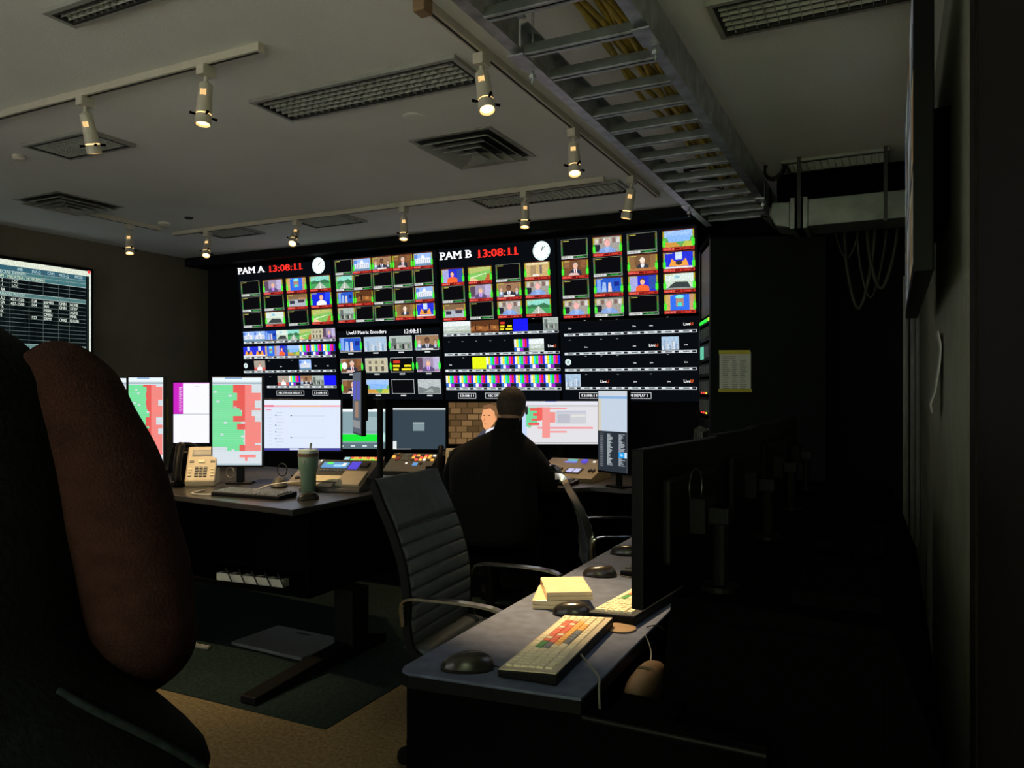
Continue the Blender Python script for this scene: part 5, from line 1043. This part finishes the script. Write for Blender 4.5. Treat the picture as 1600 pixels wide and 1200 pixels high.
def figure(e, J, hair, headdir):
    """J: joints (x,y,z). builds one continuous body mesh with head, face, hands and feet"""
    vs = []; es = []; idx = {}
    def add(n, p, r, link_=None):
        idx[n] = len(vs); vs.append((*p, r))
        if link_: es.append((idx[link_], idx[n]))
    add('pelvis', J['pelvis'], .12); add('waist', J['waist'], .115, 'pelvis'); add('chest', J['chest'], .125, 'waist'); add('neck0', J['neck0'], .07, 'chest'); add('neck1', J['neck1'], .052, 'neck0')
    H = Vector(J['head']); f = Vector(headdir).normalized(); sd = f.cross(Vector((0, 0, 1))).normalized(); u = sd.cross(f).normalized()
    add('skull0', H - u * .05 + f * .012, (.066, .07), 'neck1'); add('skull1', H, (.078, .088), 'skull0'); add('skull2', H + u * .055 - f * .005, (.07, .082), 'skull1'); add('skull3', H + u * .085 - f * .008, (.045, .05), 'skull2')
    add('nose', H + f * .098 - u * .012, .012, 'skull1')
    for s in (-1, 1): add('ear%d' % s, H + sd * s * .086 - u * .01 - f * .008, (.008, .018), 'skull1')
    for s in 'LR':
        add('sh' + s, J['sh' + s], .058, 'chest'); add('el' + s, J['el' + s], .042, 'sh' + s); add('wr' + s, J['wr' + s], .028, 'el' + s)
        d = Vector(J['wr' + s]) - Vector(J['el' + s]); hand(vs, es, idx['wr' + s], d + Vector((0, 0, -d.z * .6)), Vector((1 if s == 'L' else -1, 0, 0)), (0, 0, 1))
        add('hip' + s, J['hip' + s], .085, 'pelvis'); add('kn' + s, J['kn' + s], .06, 'hip' + s); add('an' + s, J['an' + s], .038, 'kn' + s); add('toe' + s, Vector(J['an' + s]) + Vector((0, .13, -.03)), .030, 'an' + s)
    skinned('body', vs, es, skinm, e)
    # hair cap, eyes and mouth
    v = []; g = []; n, k = 20, 9
    q = Matrix((sd, f, u)).transposed()
    for j in range(k + 1):
        t = math.pi / 2 - (math.pi * .74) * j / k
        for i in range(n):
            a = 2 * math.pi * i / n; fr = math.sin(a); tt = t if fr < .35 else max(t, .25 + .3 * fr)
            p = Vector((.086 * math.cos(tt) * math.cos(a), .100 * math.cos(tt) * math.sin(a) - .008, .108 * math.sin(tt) + .018)); p *= 1 + .02 * math.sin(i * 5.3 + j * 3.1); v.append(H + q @ p)
    for j in range(k):
        for i in range(n): a = j * n + i; b = j * n + (i + 1) % n; g.append((a, b, b + n, a + n))
    h = MB().add(v, g).build('hair', hair, e, smooth=True); so = h.modifiers.new('thick', 'SOLIDIFY'); so.thickness = .008; h.modifiers.new('sub', 'SUBSURF').levels = 1
    for s in (-1, 1): MB().lathe([(.001, -.008), (.009, -.004), (.009, .004), (.001, .008)], 10, H + sd * s * .032 + f * .088 + u * .012, f).build('eye', M['paper'], e)
    MB().box(H + f * .090 - u * .055, (.045, .008, .008), q).build('mouth', mat('lip', (.35, .12, .09), .5), e)
def loft(secs, n=28, wr=0, seed=1):
    """secs: (centre, u_axis_vec, v_axis_vec) rings; wrinkles of wr metres"""
    vs = []; fs = []; rn = random.Random(seed); ph = [rn.uniform(0, 6) for _ in range(8)]
    for j, (c, u, v) in enumerate(secs):
        c, u, v = Vector(c), Vector(u), Vector(v)
        for i in range(n):
            a = 2 * math.pi * i / n; d = u * math.cos(a) + v * math.sin(a); k = wr * (math.sin(j * .9 + 2 * a + ph[0]) + .6 * math.sin(j * 1.7 - 3 * a + ph[1]) + .5 * math.sin(5 * a + j * .5 + ph[2])); vs.append(c + d * (1 + k / max(d.length, .01)))
    for j in range(len(secs) - 1):
        for i in range(n): a = j * n + i; b = j * n + (i + 1) % n; fs.append((a, b, b + n, a + n))
    fs.append(tuple(range(n - 1, -1, -1))); fs.append(tuple((len(secs) - 1) * n + i for i in range(n))); return MB().add(vs, fs)
def path_secs(pts, radii, n=5):
    P = crom(pts, n); R_ = []
    for i in range(len(radii) - 1):
        for k in range(n): R_.append(radii[i] + (radii[i + 1] - radii[i]) * k / n)
    R_.append(radii[-1]); out = []; u = None
    for i, p in enumerate(P):
        t = (P[min(i + 1, len(P) - 1)] - P[max(i - 1, 0)]).normalized()
        if u is None: u = t.orthogonal().normalized()
        u = (u - t * u.dot(t)).normalized(); out.append((p, u * R_[i], t.cross(u) * R_[i]))
    return out
# --- the seated man at the far desk
sm = empty('person', (-2.21, 4.22, 0), R(12), 'person in a black jacket sitting with back turned at the far desk', 'person')
J = dict(pelvis=(0, -.02, .56), waist=(0, .0, .74), chest=(0, .05, .97), neck0=(.03, .07, 1.10), neck1=(.06, .10, 1.17), head=(.08, .135, 1.285),
         shL=(-.165, .05, .99), elL=(-.30, .16, .82), wrL=(-.20, .40, .80), shR=(.165, .05, .99), elR=(.30, .16, .82), wrR=(.20, .40, .80),
         hipL=(-.09, .0, .55), knL=(-.14, .42, .54), anL=(-.14, .40, .09), hipR=(.09, .0, .55), knR=(.14, .42, .54), anR=(.14, .40, .09))
figure(sm, J, mat('brown_hair', (.045, .028, .016), .7, var=.4, scale=60, bump=.5, bscale=200), (.25, 1, -.18))
X_, Y_ = Vector((1, 0, 0)), Vector((0, 1, 0))
tor = [(.455, -.05, .26, .20), (.51, -.05, .27, .21), (.60, -.04, .285, .205), (.72, -.02, .285, .20), (.84, .0, .285, .19), (.92, .02, .295, .18), (.98, .04, .285, .165), (1.03, .05, .26, .145), (1.07, .06, .215, .125), (1.105, .07, .155, .105), (1.135, .08, .105, .09), (1.16, .085, .082, .08)]
jk = loft([((max(0, z - 1.0) * .35, y, z), X_ * rx, Y_ * ry) for z, y, rx, ry in tor], 28, .006, 3).build('jacket', clothB, sm, smooth=True, sub=1)
loft([((.05 + .005 * k, .085 + .01 * k, 1.13 + .03 * k), X_ * (.082 - .004 * k), Y_ * (.082 - .004 * k)) for k in range(4)], 20, 0).build('collar', clothB, jk, smooth=True)
for s in (-1, 1):
    loft(path_secs([(s * .15, .05, .98), (s * .225, .07, .945), (s * .30, .14, .83), (s * .27, .26, .81), (s * .21, .375, .805)], [.085, .092, .080, .064, .048], 4), 18, .004, 5 + s).build('sleeve', clothB, jk, smooth=True)
    loft(path_secs([(s * .09, -.03, .54), (s * .11, .2, .55), (s * .14, .42, .54), (s * .14, .43, .40), (s * .14, .41, .10)], [.115, .105, .085, .075, .07], 4), 18, .004, 9 + s).build('trouser_leg', clothB, sm, smooth=True)
    MB().slab([(-.09, 0), (.18, 0), (.18, .04), (.08, .08), (-.06, .11), (-.09, .06)], 'x', s * .14 - .045, s * .14 + .045).build('shoe', M['black'], sm, bevel=.015, loc=(0, .41, 0))
MB().box((.172, .150, 1.265), (.012, .03, .05)).build('headset_earpiece', M['keygry'], sm, bevel=.004)
stl = empty('stool', (-2.21, 4.17, 0), R(12), 'black swivel seat under the seated person', 'stool'); MB().lathe([(.20, .375), (.23, .39), (.22, .415), (.05, .42)], 24).build('seat', M['matte'], stl); MB().lathe([(.028, .05), (.028, .375)], 12).build('column', M['black'], stl); MB().lathe([(.24, 0), (.24, .02), (.05, .05)], 24).build('base', M['black'], stl)
# --- the standing person at the left edge
pr_ = rt * -.70 + fw * .85
sp = empty('person', (pr_.x, pr_.y, 0), YAW, 'person in a dark vest and maroon sleeve standing close at the left', 'person')
J = dict(pelvis=(0, 0, .95), waist=(0, 0, 1.10), chest=(0, .0, 1.30), neck0=(0, .0, 1.47), neck1=(0, .02, 1.53), head=(0, .04, 1.655),
         shL=(-.19, .0, 1.365), elL=(-.27, .0, 1.11), wrL=(-.12, .26, 1.10), shR=(.19, .0, 1.365), elR=(.27, .02, 1.115), wrR=(.12, .27, 1.10),
         hipL=(-.09, 0, .92), knL=(-.10, .02, .50), anL=(-.11, 0, .085), hipR=(.09, 0, .92), knR=(.10, .02, .50), anR=(.11, 0, .085))
figure(sp, J, mat('dark_hair', (.02, .014, .01), .7, var=.4, scale=60), (-.2, 1, -.05))
maroon = mat('maroon_knit', (.040, .0155, .016), .95, var=.2, scale=40, bump=.4, bscale=350, spec=.1)
vestm = mat('black_vest', (.0025, .003, .004), .85, var=.3, scale=30, bump=.3, bscale=150, spec=.1)
V = [(.90, -.05, .30, .18), (.98, -.06, .36, .19), (1.01, -.07, .395, .19), (1.04, -.07, .375, .18), (1.075, -.07, .335, .175), (1.105, -.07, .295, .17), (1.135, -.07, .265, .165), (1.20, -.06, .255, .16), (1.26, -.05, .245, .155), (1.33, -.05, .235, .15), (1.39, -.045, .222, .14), (1.425, -.04, .207, .125), (1.455, -.03, .168, .11), (1.485, -.02, .11, .09), (1.505, -.01, .07, .075)]
vt = loft([((0, y, z), X_ * rx, Y_ * ry) for z, y, rx, ry in V], 32, .003, 2).build('vest', vestm, sp, smooth=True, sub=1)
MB().tube(crom([(.27, -.12, 1.115), (.31, -.115, 1.09), (.36, -.10, 1.055), (.395, -.08, 1.02)], 5), .004, 8).build('hem_highlight', mat('braid_highlight', (.012, .016, .02), .95, var=.6, scale=120, spec=.1), vt, smooth=True)  # thin tube paints the bluish highlight on the textured hem edge
for s in (-1, 1):
    sec = path_secs([(s * .165, -.003, 1.415), (s * .20, .0, 1.385), (s * .242, .005, 1.293), (s * .27, .01, 1.194), (s * .278, .02, 1.125), (s * .235, .10, 1.09), (s * .16, .21, 1.095), (s * .13, .255, 1.10)], [.045, .066, .070, .066, .062, .058, .048, .04], 6)
    loft(sec, 28, .0013, 11 + s).build('sleeve', maroon, sp, smooth=True, sub=1)
    loft(path_secs([(s * .09, 0, .98), (s * .10, .0, .75), (s * .10, .02, .5), (s * .11, 0, .08)], [.13, .105, .085, .075], 4), 20, .004, 21 + s).build('trouser_leg', mat('dark_denim', (.012, .016, .024), .9, var=.3, scale=80), sp, smooth=True)
    MB().slab([(-.09, 0), (.18, 0), (.18, .04), (.08, .08), (-.06, .11), (-.09, .06)], 'x', s * .11 - .045, s * .11 + .045).build('shoe', M['black'], sp, bevel=.015)
